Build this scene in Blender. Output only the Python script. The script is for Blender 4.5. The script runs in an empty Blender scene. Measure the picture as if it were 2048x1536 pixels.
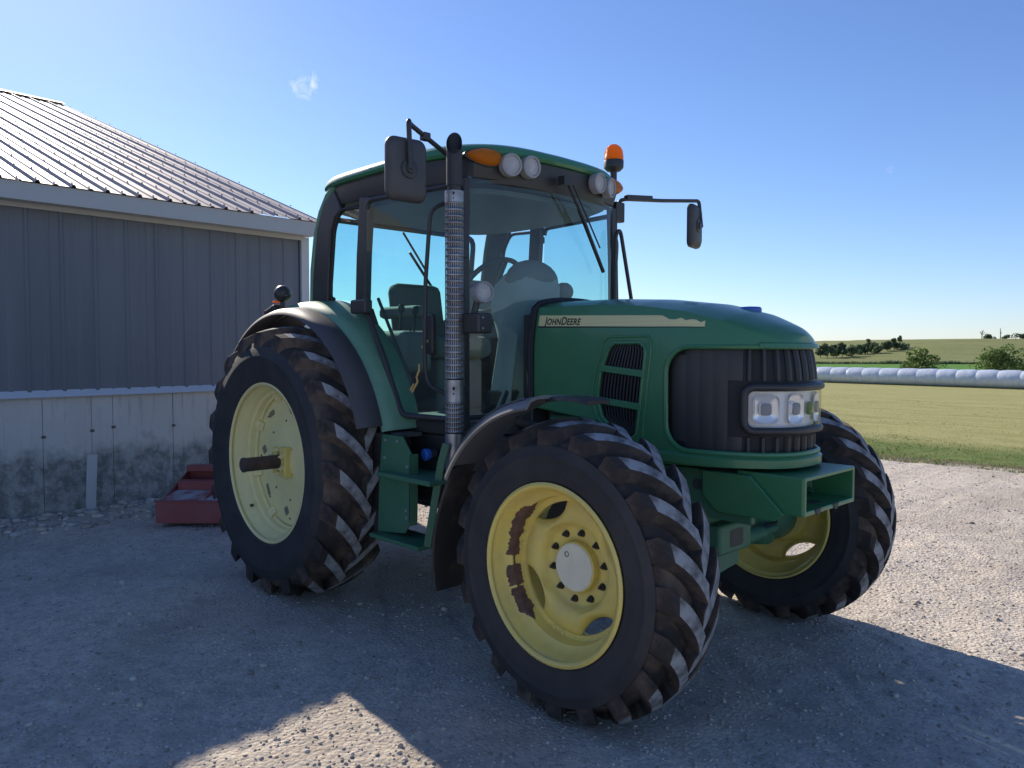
import bpy, bmesh, math, random
import numpy as np
from mathutils import Vector, Matrix

random.seed(7); rng = np.random.default_rng(7)
PI = math.pi
S = bpy.context.scene
COL = S.collection

# ------------------------------------------------------------------ camera
CAM = np.array([4.5697, -3.4017, 1.5377]); YAW, PITCH, ROLL, FPX = 2.3705, -0.0445, 0.0023, 1556.6
_f = np.array([math.cos(YAW)*math.cos(PITCH), math.sin(YAW)*math.cos(PITCH), math.sin(PITCH)])
_r = np.array([math.sin(YAW), -math.cos(YAW), 0.0]); _u = np.cross(_r, _f)
_r, _u = math.cos(ROLL)*_r+math.sin(ROLL)*_u, -math.sin(ROLL)*_r+math.cos(ROLL)*_u
cd = bpy.data.cameras.new('camera'); cam = bpy.data.objects.new('camera', cd); COL.objects.link(cam)
cd.sensor_width = 36; cd.lens = FPX/2048*36; cd.clip_start = .05; cd.clip_end = 8000
cam.matrix_world = Matrix(((_r[0], _u[0], -_f[0], CAM[0]), (_r[1], _u[1], -_f[1], CAM[1]), (_r[2], _u[2], -_f[2], CAM[2]), (0, 0, 0, 1)))
S.camera = cam

# ------------------------------------------------------------------ sky, sun, exposure
SUN_EL = math.radians(30.8); SUN_AZ = math.radians(169.4)        # azimuth from +X, counter-clockwise
SKY_GRADE = ((1.05, .385), (1.02, .425), (.93, .605))     # gamma and gain per channel of the whole sky
W = bpy.data.worlds.new('World'); S.world = W; W.use_nodes = True
nt = W.node_tree; nt.nodes.clear()
sky = nt.nodes.new('ShaderNodeTexSky'); sky.sky_type = 'NISHITA'; sky.sun_disc = False
sky.sun_elevation = SUN_EL; sky.sun_rotation = PI/2-SUN_AZ
sky.air_density = .95; sky.dust_density = .18; sky.ozone_density = 3.2; sky.altitude = 250
bg = nt.nodes.new('ShaderNodeBackground'); bg.inputs[1].default_value = .10
out = nt.nodes.new('ShaderNodeOutputWorld')
# thin wisps of cloud, fixed in the sky
def wnode(t, **k):
    n = nt.nodes.new(t)
    for a, b in k.items(): setattr(n, a, b)
    return n
tc = wnode('ShaderNodeTexCoord')
cur = sky.outputs[0]
def wisp(cur, d, rad, scale, lo, amt, stretch=(1, 1, 1)):
    d = Vector(d).normalized()
    sub = wnode('ShaderNodeVectorMath', operation='SUBTRACT'); nt.links.new(tc.outputs['Generated'], sub.inputs[0]); sub.inputs[1].default_value = d
    sc = wnode('ShaderNodeVectorMath', operation='MULTIPLY'); nt.links.new(sub.outputs[0], sc.inputs[0]); sc.inputs[1].default_value = stretch
    ln = wnode('ShaderNodeVectorMath', operation='LENGTH'); nt.links.new(sc.outputs[0], ln.inputs[0])
    mr = wnode('ShaderNodeMapRange'); nt.links.new(ln.outputs['Value'], mr.inputs[0]); mr.inputs[1].default_value = rad; mr.inputs[2].default_value = 0; mr.interpolation_type = 'SMOOTHSTEP'
    nz = wnode('ShaderNodeTexNoise'); nz.inputs['Scale'].default_value = scale; nz.inputs['Detail'].default_value = 7; nz.inputs['Roughness'].default_value = .62; nz.inputs['Distortion'].default_value = .6
    nt.links.new(tc.outputs['Generated'], nz.inputs[0])
    add = wnode('ShaderNodeMath', operation='MULTIPLY'); nt.links.new(nz.outputs[0], add.inputs[0]); nt.links.new(mr.outputs[0], add.inputs[1])
    m2 = wnode('ShaderNodeMapRange'); nt.links.new(add.outputs[0], m2.inputs[0]); m2.inputs[1].default_value = lo; m2.inputs[2].default_value = lo+.22; m2.inputs[4].default_value = amt
    mx = wnode('ShaderNodeMixRGB'); nt.links.new(m2.outputs[0], mx.inputs[0]); nt.links.new(cur, mx.inputs[1]); mx.inputs[2].default_value = (7.5, 7.8, 8.2, 1)
    return mx.outputs[0]
def pixdir(x, y): return _f*FPX+_r*(x-1024)-_u*(y-768)
cur = wisp(cur, pixdir(610, 168), .042, 55, .31, .7)
cur = wisp(cur, pixdir(1780, 338), .012, 130, .36, .18)
cur = wisp(cur, pixdir(1512, 604), .012, 160, .36, .3, (1, 1, 3))
sx = wnode('ShaderNodeSeparateColor'); nt.links.new(cur, sx.inputs[0]); cx_ = wnode('ShaderNodeCombineColor')
for i, (g_, k_) in enumerate(SKY_GRADE):
    pw = wnode('ShaderNodeMath', operation='POWER'); nt.links.new(sx.outputs[i], pw.inputs[0]); pw.inputs[1].default_value = g_
    ml = wnode('ShaderNodeMath', operation='MULTIPLY'); nt.links.new(pw.outputs[0], ml.inputs[0]); ml.inputs[1].default_value = k_; nt.links.new(ml.outputs[0], cx_.inputs[i])
nt.links.new(cx_.outputs[0], bg.inputs[0]); nt.links.new(bg.outputs[0], out.inputs[0])
sd = bpy.data.lights.new('sun', 'SUN'); sun = bpy.data.objects.new('sun', sd); COL.objects.link(sun)
sd.energy = 2.2; sd.angle = math.radians(.53); sd.color = (1, .90, .76)
sdir = Vector((math.cos(SUN_AZ)*math.cos(SUN_EL), math.sin(SUN_AZ)*math.cos(SUN_EL), math.sin(SUN_EL)))
sun.rotation_euler = sdir.to_track_quat('Z', 'Y').to_euler(); sun.location = sdir*40
S.view_settings.view_transform = 'Standard'; S.view_settings.look = 'None'; S.view_settings.gamma = 1
S.view_settings.use_curve_mapping = False; S.view_settings.exposure = 1.56
S.render.engine = 'CYCLES'; S.cycles.transparent_max_bounces = 24; S.cycles.max_bounces = 8

# ------------------------------------------------------------------ materials
def mat(name, col, rough=.5, metal=0., col2=None, nscale=6., lo=.4, hi=.6, bump=0., bscale=60., coat=0., dust=0., dustcol=(.30, .27, .23), spec=.5, trans=None, detail=6, stretch=None):
    m = bpy.data.materials.new(name); m.use_nodes = True
    t = m.node_tree; N = t.nodes; L = t.links; b = N['Principled BSDF']
    b.inputs['Base Color'].default_value = (*col, 1); b.inputs['Roughness'].default_value = rough; b.inputs['Metallic'].default_value = metal
    b.inputs['Coat Weight'].default_value = coat; b.inputs['Coat Roughness'].default_value = .12; b.inputs['Specular IOR Level'].default_value = spec
    co = N.new('ShaderNodeTexCoord'); v = co.outputs['Object']
    if stretch:
        mp = N.new('ShaderNodeMapping'); mp.inputs['Scale'].default_value = stretch; L.new(v, mp.inputs[0]); v = mp.outputs[0]
    c = None
    def noise(s, d=detail):
        n = N.new('ShaderNodeTexNoise'); n.inputs['Scale'].default_value = s; n.inputs['Detail'].default_value = d; n.inputs['Roughness'].default_value = .6; L.new(v, n.inputs[0]); return n
    def ramp(src, a, z):
        r = N.new('ShaderNodeMapRange'); r.inputs[1].default_value = a; r.inputs[2].default_value = z; L.new(src, r.inputs[0]); return r.outputs[0]
    if col2:
        mx = N.new('ShaderNodeMixRGB'); L.new(ramp(noise(nscale).outputs[0], lo, hi), mx.inputs[0])
        mx.inputs[1].default_value = (*col, 1); mx.inputs[2].default_value = (*col2, 1); c = mx.outputs[0]
    if dust > 0:
        mx = N.new('ShaderNodeMixRGB'); r = N.new('ShaderNodeMapRange'); L.new(noise(2.3, 8).outputs[0], r.inputs[0]); r.inputs[1].default_value = .35; r.inputs[2].default_value = .75; r.inputs[3].default_value = dust*.35; r.inputs[4].default_value = dust
        L.new(r.outputs[0], mx.inputs[0]); mx.inputs[1].default_value = (*col, 1); mx.inputs[2].default_value = (*dustcol, 1)
        if c: L.new(c, mx.inputs[1])
        c = mx.outputs[0]
        rr = N.new('ShaderNodeMapRange'); L.new(r.outputs[0], rr.inputs[0]); rr.inputs[1].default_value = 0; rr.inputs[2].default_value = 1; rr.inputs[3].default_value = rough; rr.inputs[4].default_value = .9; L.new(rr.outputs[0], b.inputs['Roughness'])
    if c: L.new(c, b.inputs['Base Color'])
    if bump > 0:
        bp = N.new('ShaderNodeBump'); bp.inputs['Strength'].default_value = 1; bp.inputs['Distance'].default_value = bump; L.new(noise(bscale, 4).outputs[0], bp.inputs['Height']); L.new(bp.outputs[0], b.inputs['Normal'])
    return m

GREEN = mat('green_paint', (.022, .19, .070), .34, coat=.3, dust=.17)
GREEN_MATTE = mat('green_cast', (.020, .150, .072), .5, dust=.22, bump=.002, bscale=30)
GREEN_FADED = mat('green_faded', (.085, .25, .145), .45, coat=.15, dust=.22, col2=(.11, .28, .17), nscale=5)
YELLOW = mat('yellow_rim', (.86, .68, .16), .42, dust=.15, dustcol=(.52, .43, .26), col2=(.78, .62, .18), nscale=9)
YELLOW_PALE = mat('yellow_faded', (.90, .79, .36), .5, dust=.2, dustcol=(.66, .58, .38), col2=(.84, .74, .36), nscale=7)
CREAM = mat('cream_cap', (.90, .85, .64), .45, dust=.12, col2=(.84, .79, .60), nscale=12)
RUST = mat('rust', (.10, .06, .05), .85, col2=(.17, .09, .06), nscale=30, bump=.002, bscale=120)
RUBBER = mat('rubber', (.020, .021, .024), .66, col2=(.034, .033, .034), nscale=4, dust=.16, dustcol=(.20, .19, .18), bump=.0012, bscale=70, spec=.35)
TREAD = mat('tread_dirty', (.046, .040, .037), .85, col2=(.15, .108, .082), nscale=5.5, lo=.46, hi=.66, bump=.0035, bscale=45, spec=.2)
WORN = mat('worn_lug', (.12, .115, .11), .85, col2=(.34, .34, .34), nscale=13, lo=.34, hi=.58, bump=.003, bscale=90, spec=.2)
BLACK = mat('black_plastic', (.019, .020, .023), .42, dust=.10)
BLACK_FADED = mat('black_plastic_faded', (.045, .045, .050), .5, dust=.12)
MUDBLK = mat('muddy_plastic', (.03, .028, .027), .55, col2=(.12, .085, .06), nscale=4, lo=.5, hi=.7, bump=.002, bscale=40)
FENDERP = mat('fender_plastic', (.13, .13, .135), .34, dust=.12)
SEAL = mat('rubber_seal', (.012, .012, .014), .6)
DARK = mat('dark_iron', (.022, .026, .028), .6, dust=.2, bump=.002, bscale=40)
STEEL = mat('galvanised_guard', (.40, .40, .41), .42, metal=.85, col2=(.27, .26, .26), nscale=8)
PIPE = mat('pipe_black', (.03, .03, .032), .5, col2=(.09, .06, .045), nscale=6, lo=.5, hi=.75)
AXLE = mat('axle_bar', (.06, .045, .045), .6, metal=.3, col2=(.11, .075, .06), nscale=9)
GREYP = mat('grey_plastic', (.26, .27, .29), .5)
BEIGE = mat('cab_trim', (.44, .43, .385), .7, dust=.1)
BEIGE_D = mat('cab_trim_dark', (.19, .19, .18), .75)
FABRIC = mat('seat_fabric', (.19, .19, .18), .9, bump=.002, bscale=200)
CHROME = mat('reflector', (.86, .85, .83), .14, metal=1)
REFL = mat('lamp_reflector', (.93, .92, .89), .2, metal=.45)
BLUEP = mat('blue_cap', (.03, .13, .50), .4)
DECAL = mat('decal_yellow', (.80, .73, .36), .45, col2=(.68, .62, .30), nscale=2, lo=.45, hi=.55, stretch=(.01, .01, 120))
DECAL_DK = mat('decal_dark', (.010, .014, .022), .45)
RED = mat('red_paint', (.30, .035, .035), .5, dust=.45, dustcol=(.28, .20, .19))
GRILLE = mat('grille_mesh', (.010, .011, .013), .45, bump=.003, bscale=260)
TWINE = mat('twine', (.55, .38, .14), .9)
REDLENS = mat('red_lens', (.5, .02, .015), .2)

def glassmat(name, tint, film=.03, filmcol=(.55, .56, .5), ior=1.5, streak=4.):
    m = bpy.data.materials.new(name); m.use_nodes = True; t = m.node_tree; N = t.nodes; L = t.links; N.clear()
    o = N.new('ShaderNodeOutputMaterial'); tr = N.new('ShaderNodeBsdfTransparent'); tr.inputs[0].default_value = (*tint, 1)
    gl = N.new('ShaderNodeBsdfGlossy'); gl.inputs['Roughness'].default_value = .02; fr = N.new('ShaderNodeFresnel')
    ge = N.new('ShaderNodeNewGeometry'); ir = N.new('ShaderNodeMapRange'); L.new(ge.outputs['Backfacing'], ir.inputs[0]); ir.inputs[3].default_value = ior; ir.inputs[4].default_value = 1/ior; L.new(ir.outputs[0], fr.inputs[0])   # same reflectance from both sides of the pane
    df = N.new('ShaderNodeBsdfDiffuse'); df.inputs[0].default_value = (*filmcol, 1)
    co = N.new('ShaderNodeTexCoord'); nz = N.new('ShaderNodeTexNoise'); nz.inputs['Scale'].default_value = streak; nz.inputs['Detail'].default_value = 8; L.new(co.outputs['Object'], nz.inputs[0])
    mr = N.new('ShaderNodeMapRange'); mr.inputs[1].default_value = .35; mr.inputs[2].default_value = .75; mr.inputs[3].default_value = film*.3; mr.inputs[4].default_value = film*1.8; L.new(nz.outputs[0], mr.inputs[0])
    m1 = N.new('ShaderNodeMixShader'); L.new(mr.outputs[0], m1.inputs[0]); L.new(tr.outputs[0], m1.inputs[1]); L.new(df.outputs[0], m1.inputs[2])
    m2 = N.new('ShaderNodeMixShader'); L.new(fr.outputs[0], m2.inputs[0]); L.new(m1.outputs[0], m2.inputs[1]); L.new(gl.outputs[0], m2.inputs[2]); L.new(m2.outputs[0], o.inputs[0])
    return m
GLASS = glassmat('tinted_glass', (.60, .85, .845), .03)
GLASS_DUSTY = glassmat('dusty_glass', (.64, .83, .84), .06, streak=3)
CLEAR = glassmat('clear_lens', (.93, .94, .95), .03)
def lensmat(name, col, rough=.15, bumpd=.002, axis=(0, 0, 1)):
    m = bpy.data.materials.new(name); m.use_nodes = True; t = m.node_tree; N = t.nodes; L = t.links; b = N['Principled BSDF']
    b.inputs['Base Color'].default_value = (*col, 1); b.inputs['Roughness'].default_value = rough; b.inputs['Transmission Weight'].default_value = .45
    co = N.new('ShaderNodeTexCoord'); w = N.new('ShaderNodeTexWave'); w.bands_direction = 'Z'; w.inputs['Scale'].default_value = 45; w.inputs['Distortion'].default_value = .4; L.new(co.outputs['Object'], w.inputs[0])
    bp = N.new('ShaderNodeBump'); bp.inputs['Distance'].default_value = bumpd; L.new(w.outputs[0], bp.inputs['Height']); L.new(bp.outputs[0], b.inputs['Normal'])
    return m
AMBER = lensmat('amber_lens', (.95, .30, .02)); _t = AMBER.node_tree; _b = _t.nodes['Principled BSDF']; _b.inputs['Transmission Weight'].default_value = 0
_tl = _t.nodes.new('ShaderNodeBsdfTranslucent'); _tl.inputs[0].default_value = (1, .36, .03, 1); _mx = _t.nodes.new('ShaderNodeMixShader'); _mx.inputs[0].default_value = .55
_t.links.new(_b.outputs[0], _mx.inputs[1]); _t.links.new(_tl.outputs[0], _mx.inputs[2]); _t.links.new(_mx.outputs[0], _t.nodes['Material Output'].inputs[0])
FROST = lensmat('frosted_lens', (.75, .76, .76), .25)

# ------------------------------------------------------------------ mesh builder
class M:
    def __init__(s): s.v = []; s.f = []; s.mi = []
    def add(s, vs, fs, m=0):
        o = len(s.v); s.v += [tuple(map(float, p)) for p in vs]
        for f in fs: s.f.append([i+o for i in f]); s.mi.append(m)
        return s
    def box(s, c, d, R=None, m=0):
        d = [x/2 for x in d]; vs = [Vector((a*d[0], b*d[1], e*d[2])) for a in (-1, 1) for b in (-1, 1) for e in (-1, 1)]
        if R is not None: vs = [R @ q for q in vs]
        c = Vector(c); return s.add([q+c for q in vs], [(0, 1, 3, 2), (4, 6, 7, 5), (0, 4, 5, 1), (2, 3, 7, 6), (0, 2, 6, 4), (1, 5, 7, 3)], m)
    def box2(s, a, b, m=0): return s.box([(p+q)/2 for p, q in zip(a, b)], [abs(q-p) for p, q in zip(a, b)], m=m)
    def rings(s, rs, closed=True, cap=(True, True), m=0, loop=False):
        n = len(rs[0]); vs = [q for r in rs for q in r]; fs = []; k = n if closed else n-1
        pairs = list(zip(range(len(rs)-1), range(1, len(rs))))+([(len(rs)-1, 0)] if loop else [])
        for a, b in pairs:
            for j in range(k): j2 = (j+1) % n; fs.append((a*n+j, a*n+j2, b*n+j2, b*n+j))
        if not loop and closed:
            if cap[0]: fs.append(tuple(reversed(range(n))))
            if cap[1]: fs.append(tuple(range((len(rs)-1)*n, len(rs)*n)))
        return s.add(vs, fs, m)
    def tube(s, pts, r, n=10, m=0, loop=False, cap=(True, True)):
        pts = [Vector(q) for q in pts]; N = len(pts); rr = r if hasattr(r, '__len__') else [r]*N; rs = []; ref = None
        for i, q in enumerate(pts):
            a = pts[(i-1) % N] if (loop or i > 0) else q; b = pts[(i+1) % N] if (loop or i < N-1) else q
            t = (b-a).normalized()
            if ref is None: ref = t.orthogonal().normalized()
            u = (ref-t*ref.dot(t)).normalized(); ref = u; w = t.cross(u)
            rs.append([q+(u*math.cos(2*PI*j/n)+w*math.sin(2*PI*j/n))*rr[i] for j in range(n)])
        return s.rings(rs, True, cap, m, loop)
    def beam(s, pts, w, d, side, m=0, loop=False):
        pts = [Vector(q) for q in pts]; N = len(pts); side = Vector(side); rs = []
        for i, q in enumerate(pts):
            a = pts[(i-1) % N] if (loop or i > 0) else q; b = pts[(i+1) % N] if (loop or i < N-1) else q
            t = (b-a).normalized(); u = (side-t*side.dot(t)).normalized(); x = t.cross(u)
            ww = w[i] if hasattr(w, '__len__') else w
            rs.append([q+u*(d/2*a_)+x*(ww/2*b_) for a_, b_ in ((1, 1), (1, -1), (-1, -1), (-1, 1))])
        return s.rings(rs, True, (True, True), m, loop)
    def lathe(s, prof, n=48, c=(0, 0, 0), axis='y', m=0, capends=False, closed=False, mf=None):
        """prof: (axial, radius) pairs"""
        c = Vector(c); rs = []
        for a, r in prof:
            ring = []
            for j in range(n):
                t = 2*PI*j/n; p, q = r*math.cos(t), r*math.sin(t)
                ring.append(c+Vector({'y': (p, a, q), 'x': (a, p, q), 'z': (p, q, a)}[axis]))
            rs.append(ring)
        k = len(rs); vs = [q for r in rs for q in r]; base = len(s.v); s.v += [tuple(q) for q in vs]
        for i in (range(k) if closed else range(k-1)):
            for j in range(n):
                j2 = (j+1) % n; i2 = (i+1) % k
                s.f.append([base+i*n+j, base+i*n+j2, base+i2*n+j2, base+i2*n+j]); s.mi.append(mf(i) if mf else m)
        if capends:
            s.f.append([base+j for j in range(n)]); s.mi.append(m); s.f.append([base+(k-1)*n+j for j in range(n)]); s.mi.append(m)
        return s
    def prism(s, poly, ax, d0, d1, m=0):
        """poly: 2-D points in the two remaining axes (order x,y,z)"""
        def P(a, b, d): q = [a, b]; q.insert(ax, d); return q
        n = len(poly); return s.rings([[P(a, b, d0) for a, b in poly], [P(a, b, d1) for a, b in poly]], m=m)
    def ball(s, c, r, n=14, k=8, m=0):
        r = r if hasattr(r, '__len__') else (r,)*3; rs = []
        for i in range(1, k):
            t = PI*i/k; rs.append([(c[0]+r[0]*math.sin(t)*math.cos(2*PI*j/n), c[1]+r[1]*math.sin(t)*math.sin(2*PI*j/n), c[2]-r[2]*math.cos(t)) for j in range(n)])
        return s.rings(rs, m=m)
    def data(s, name, mats, smooth=True, angle=38):
        me = bpy.data.meshes.new(name); me.from_pydata(s.v, [], s.f); me.update()
        for q in (mats if isinstance(mats, (list, tuple)) else [mats]): me.materials.append(q)
        me.polygons.foreach_set('material_index', s.mi)
        bm = bmesh.new(); bm.from_mesh(me); bmesh.ops.recalc_face_normals(bm, faces=bm.faces); bm.to_mesh(me); bm.free()
        if smooth:
            me.polygons.foreach_set('use_smooth', [True]*len(me.polygons)); me.set_sharp_from_angle(angle=math.radians(angle))
        return me
    def build(s, name, mats, parent=None, bevel=0, smooth=True, angle=38, loc=None):
        return link(name, s.data(name, mats, smooth, angle), parent, bevel, loc)
def link(name, me, parent=None, bevel=0, loc=None):
    o = bpy.data.objects.new(name, me); COL.objects.link(o)
    if parent: o.parent = parent
    if loc is not None: o.location = loc
    if bevel:
        b = o.modifiers.new('bevel', 'BEVEL'); b.width = bevel; b.segments = 2; b.limit_method = 'ANGLE'; b.angle_limit = math.radians(40); b.harden_normals = True
    return o
def tag(o, label, cat=None, group=None):
    o['label'] = label
    if cat: o['category'] = cat
    if group: o['group'] = group
    return o
def empty(name, loc=(0, 0, 0)):
    o = bpy.data.objects.new(name, None); COL.objects.link(o); o.location = loc; o.empty_display_size = .2; return o
def kind(o, k): o['kind'] = k; return o
def arc2(c, R, a0, a1, n): return [(c[0]+R*math.cos(math.radians(a0+(a1-a0)*i/n)), c[1]+R*math.sin(math.radians(a0+(a1-a0)*i/n))) for i in range(n+1)]
def fillet(pts, r, n=5):
    """round the inner corners of a 3-D polyline"""
    pts = [Vector(q) for q in pts]; o = [pts[0]]
    for a, b, c in zip(pts, pts[1:], pts[2:]):
        d1 = min(r, (a-b).length*.45); d2 = min(r, (c-b).length*.45); p = b+(a-b).normalized()*d1; q = b+(c-b).normalized()*d2
        for i in range(n+1): t = i/n; o.append(p*(1-t)**2+b*2*t*(1-t)+q*t*t)
    return o+[pts[-1]]
def rrect(w, h, r, n=5):
    o = []
    for cx, cy, a in ((w/2-r, h/2-r, 0), (-w/2+r, h/2-r, 90), (-w/2+r, -h/2+r, 180), (w/2-r, -h/2+r, 270)):
        o += [(cx+r*math.cos(math.radians(a+90*i/n)), cy+r*math.sin(math.radians(a+90*i/n))) for i in range(n+1)]
    return o

# ------------------------------------------------------------------ ground
def vnoise(x, y, seed=0):
    xi = np.floor(x).astype(np.int64); yi = np.floor(y).astype(np.int64); fx = x-xi; fy = y-yi
    def h(a, b):
        n = (a*374761393+b*668265263+seed*974711) & 0x7fffffff; n = ((n ^ (n >> 13))*1274126177) & 0x7fffffff
        return ((n ^ (n >> 16)) & 0xffff)/65535.
    fx = fx*fx*(3-2*fx); fy = fy*fy*(3-2*fy)
    return (h(xi, yi)*(1-fx)+h(xi+1, yi)*fx)*(1-fy)+(h(xi, yi+1)*(1-fx)+h(xi+1, yi+1)*fx)*fy-.5
def sstep(a, b, t): t = np.clip((t-a)/(b-a), 0, 1); return t*t*(3-2*t)
def terrain(x, y, fine=True):
    x = np.asarray(x, float); y = np.asarray(y, float)
    z = -np.clip(.0245*(y-8), 0, 2.4)
    e = (x+y)/math.sqrt(2); dd = (y-x)/math.sqrt(2)
    A = 2.6+6.4*sstep(118, 178, e)-1.2*sstep(230, 420, e)
    z = z+sstep(205, 335, dd)*A*sstep(20, 120, y)
    z = z+1.2*vnoise(x/60, y/60, 3)*sstep(120, 260, y)
    if fine:
        near = 1-sstep(8, 14, np.hypot(x-1.5, y))
        flat = 1-.75*np.exp(-((np.hypot(x-0, np.abs(y)-.92)/.5)**2))-.75*np.exp(-((np.hypot(x-2.4, np.abs(y)-.9)/.4)**2))
        n = .030*vnoise(x/.9, y/.9, 1)+.022*vnoise(x/.31, y/.31, 2)+.013*vnoise(x/.13, y/.13, 5)+.007*vnoise(x/.06, y/.06, 8)
        rut = -.010*np.exp(-((np.mod(x*.55+y*.9+.25*vnoise(x/.5, y/.5, 11), .42)-.2)/.02)**2)*sstep(.1, .3, vnoise(x/.8, y/.8, 12)+.3)
        z = z+near*flat*(n+rut)-.012*near
        z = z+(1-near)*sstep(8, 9, y)*.05*vnoise(x/1.1, y/1.1, 6)*(1-sstep(30, 60, y))
    return z
def axis_pts(c, half, d, far, g=1.11):
    p = list(np.arange(c-half, c+half+1e-6, d)); s = d; a = p[-1]; b = p[0]
    while a < far: s *= g; a += s; p.append(a); 
    s = d
    while b > -far: s *= g; b -= s; p.insert(0, b)
    return np.array(p)
gx = axis_pts(1.6, 4.6, .03, 4000); gy = axis_pts(-.3, 3.4, .03, 4000)
GX, GY = np.meshgrid(gx, gy); GZ = terrain(GX, GY)
nx, ny = len(gx), len(gy)
me = bpy.data.meshes.new('ground'); me.vertices.add(nx*ny)
me.vertices.foreach_set('co', np.stack([GX, GY, GZ], -1).reshape(-1).astype(np.float32))
ii = (np.arange(ny-1)[:, None]*nx+np.arange(nx-1)[None]).reshape(-1)
quad = np.stack([ii, ii+1, ii+nx+1, ii+nx], 1)
me.loops.add(quad.size); me.loops.foreach_set('vertex_index', quad.reshape(-1).astype(np.int32))
me.polygons.add(len(quad)); me.polygons.foreach_set('loop_start', (np.arange(len(quad))*4).astype(np.int32)); me.polygons.foreach_set('loop_total', np.full(len(quad), 4, np.int32))
me.polygons.foreach_set('use_smooth', np.ones(len(quad), bool)); me.update(calc_edges=True)
def ground_material():
    m = bpy.data.materials.new('ground'); m.use_nodes = True; t = m.node_tree; N = t.nodes; L = t.links; b = N['Principled BSDF']
    co = N.new('ShaderNodeTexCoord'); v = co.outputs['Object']; sp = N.new('ShaderNodeSeparateXYZ'); L.new(v, sp.inputs[0])
    def noise(s, d=5, stretch=None, r=.6):
        n = N.new('ShaderNodeTexNoise'); n.inputs['Scale'].default_value = s; n.inputs['Detail'].default_value = d; n.inputs['Roughness'].default_value = r
        if stretch: mp = N.new('ShaderNodeMapping'); mp.inputs['Scale'].default_value = stretch[:3]; mp.inputs['Rotation'].default_value = (0, 0, stretch[3]); L.new(v, mp.inputs[0]); L.new(mp.outputs[0], n.inputs[0])
        else: L.new(v, n.inputs[0])
        return n.outputs[0]
    def mr(src, a, z, c=0., d=1.):
        r = N.new('ShaderNodeMapRange'); L.new(src, r.inputs[0])
        for i, q in enumerate((a, z, c, d)): r.inputs[i+1].default_value = q
        return r.outputs[0]
    def mix(f, a, c):
        x = N.new('ShaderNodeMixRGB')
        L.new(f, x.inputs[0])
        for i, q in ((1, a), (2, c)):
            if isinstance(q, tuple): x.inputs[i].default_value = (*q, 1)
            else: L.new(q, x.inputs[i])
        return x.outputs[0]
    def math_(op, a, c):
        x = N.new('ShaderNodeMath'); x.operation = op
        for i, q in ((0, a), (1, c)):
            if isinstance(q, (int, float)): x.inputs[i].default_value = q
            else: L.new(q, x.inputs[i])
        return x.outputs[0]
    # gravel
    vo = N.new('ShaderNodeTexVoronoi'); vo.inputs['Scale'].default_value = 48; L.new(v, vo.inputs[0])
    vs = N.new('ShaderNodeSeparateXYZ'); L.new(vo.outputs['Color'], vs.inputs[0])
    g = mix(mr(noise(1.1, 6), .35, .65), (.61, .525, .425), (.50, .445, .375))
    g = mix(mr(noise(9, 6), .42, .62), g, (.67, .58, .47))
    g = mix(mr(vs.outputs[0], .55, .95, 0, .55), g, (.72, .67, .585))
    g = mix(mr(vs.outputs[1], .6, 1, 0, .5), g, (.30, .28, .265))
    g = mix(mr(noise(.55, 5), .46, .62, 0, .6), g, (.40, .34, .275))
    g = mix(mr(noise(4, 7), .55, .72, 0, .5), g, (.34, .285, .23))
    # lawn
    lw = mix(mr(noise(.9, 7, (1, 3.5, 1, .35)), .32, .68), (.38, .35, .14), (.28, .28, .10))
    lw = mix(mr(noise(14, 4), .4, .7, 0, .6), lw, (.47, .42, .22))
    lw = mix(mr(noise(.22, 3, (1, 4, 1, .35)), .45, .7, 0, .5), lw, (.19, .215, .07))
    edge = math_('ADD', sp.outputs[1], mr(noise(.8, 6), 0, 1, -.55, .55)); edge = math_('ADD', edge, mr(sp.outputs[0], -4, 4, .25, -.25))
    verge = mix(mr(noise(3, 6), .35, .65), (.11, .17, .04), (.19, .215, .07))
    soil = mix(mr(edge, 8.0, 8.5), g, (.20, .15, .11)); vg = mix(mr(edge, 8.45, 8.95), soil, verge)
    c1 = mix(mr(edge, 10.3, 12.2), vg, lw)
    crop = mix(mr(noise(.15, 5, (1, 5, 1, .7)), .4, .6), (.085, .20, .03), (.11, .235, .04))
    far = math_('SUBTRACT', sp.outputs[1], math_('MULTIPLY', sp.outputs[0], .5))     # distance past the wrapped bales
    c2 = mix(mr(far, 98, 101), c1, crop)
    pas = mix(mr(noise(.045, 6, (1, 3, 1, .6)), .38, .62), (.20, .215, .080), (.15, .175, .060))
    pas = mix(mr(noise(.6, 5), .4, .7, 0, .5), pas, (.27, .26, .11))
    dd = math_('SUBTRACT', math_('MULTIPLY', sp.outputs[1], .7071), math_('MULTIPLY', sp.outputs[0], .7071))
    c3 = mix(mr(dd, 203, 206), c2, pas)
    L.new(c3, b.inputs['Base Color']); b.inputs['Roughness'].default_value = .95; b.inputs['Specular IOR Level'].default_value = .15
    hgt = math_('ADD', math_('MULTIPLY', noise(70, 6, r=.7), 1.), math_('MULTIPLY', vo.outputs['Distance'], -.9))
    bp = N.new('ShaderNodeBump'); bp.inputs['Distance'].default_value = .010; bp.inputs['Strength'].default_value = 1; L.new(hgt, bp.inputs['Height']); L.new(bp.outputs[0], b.inputs['Normal'])
    return m
me.materials.append(ground_material()); kind(link('ground', me), 'structure')

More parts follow.
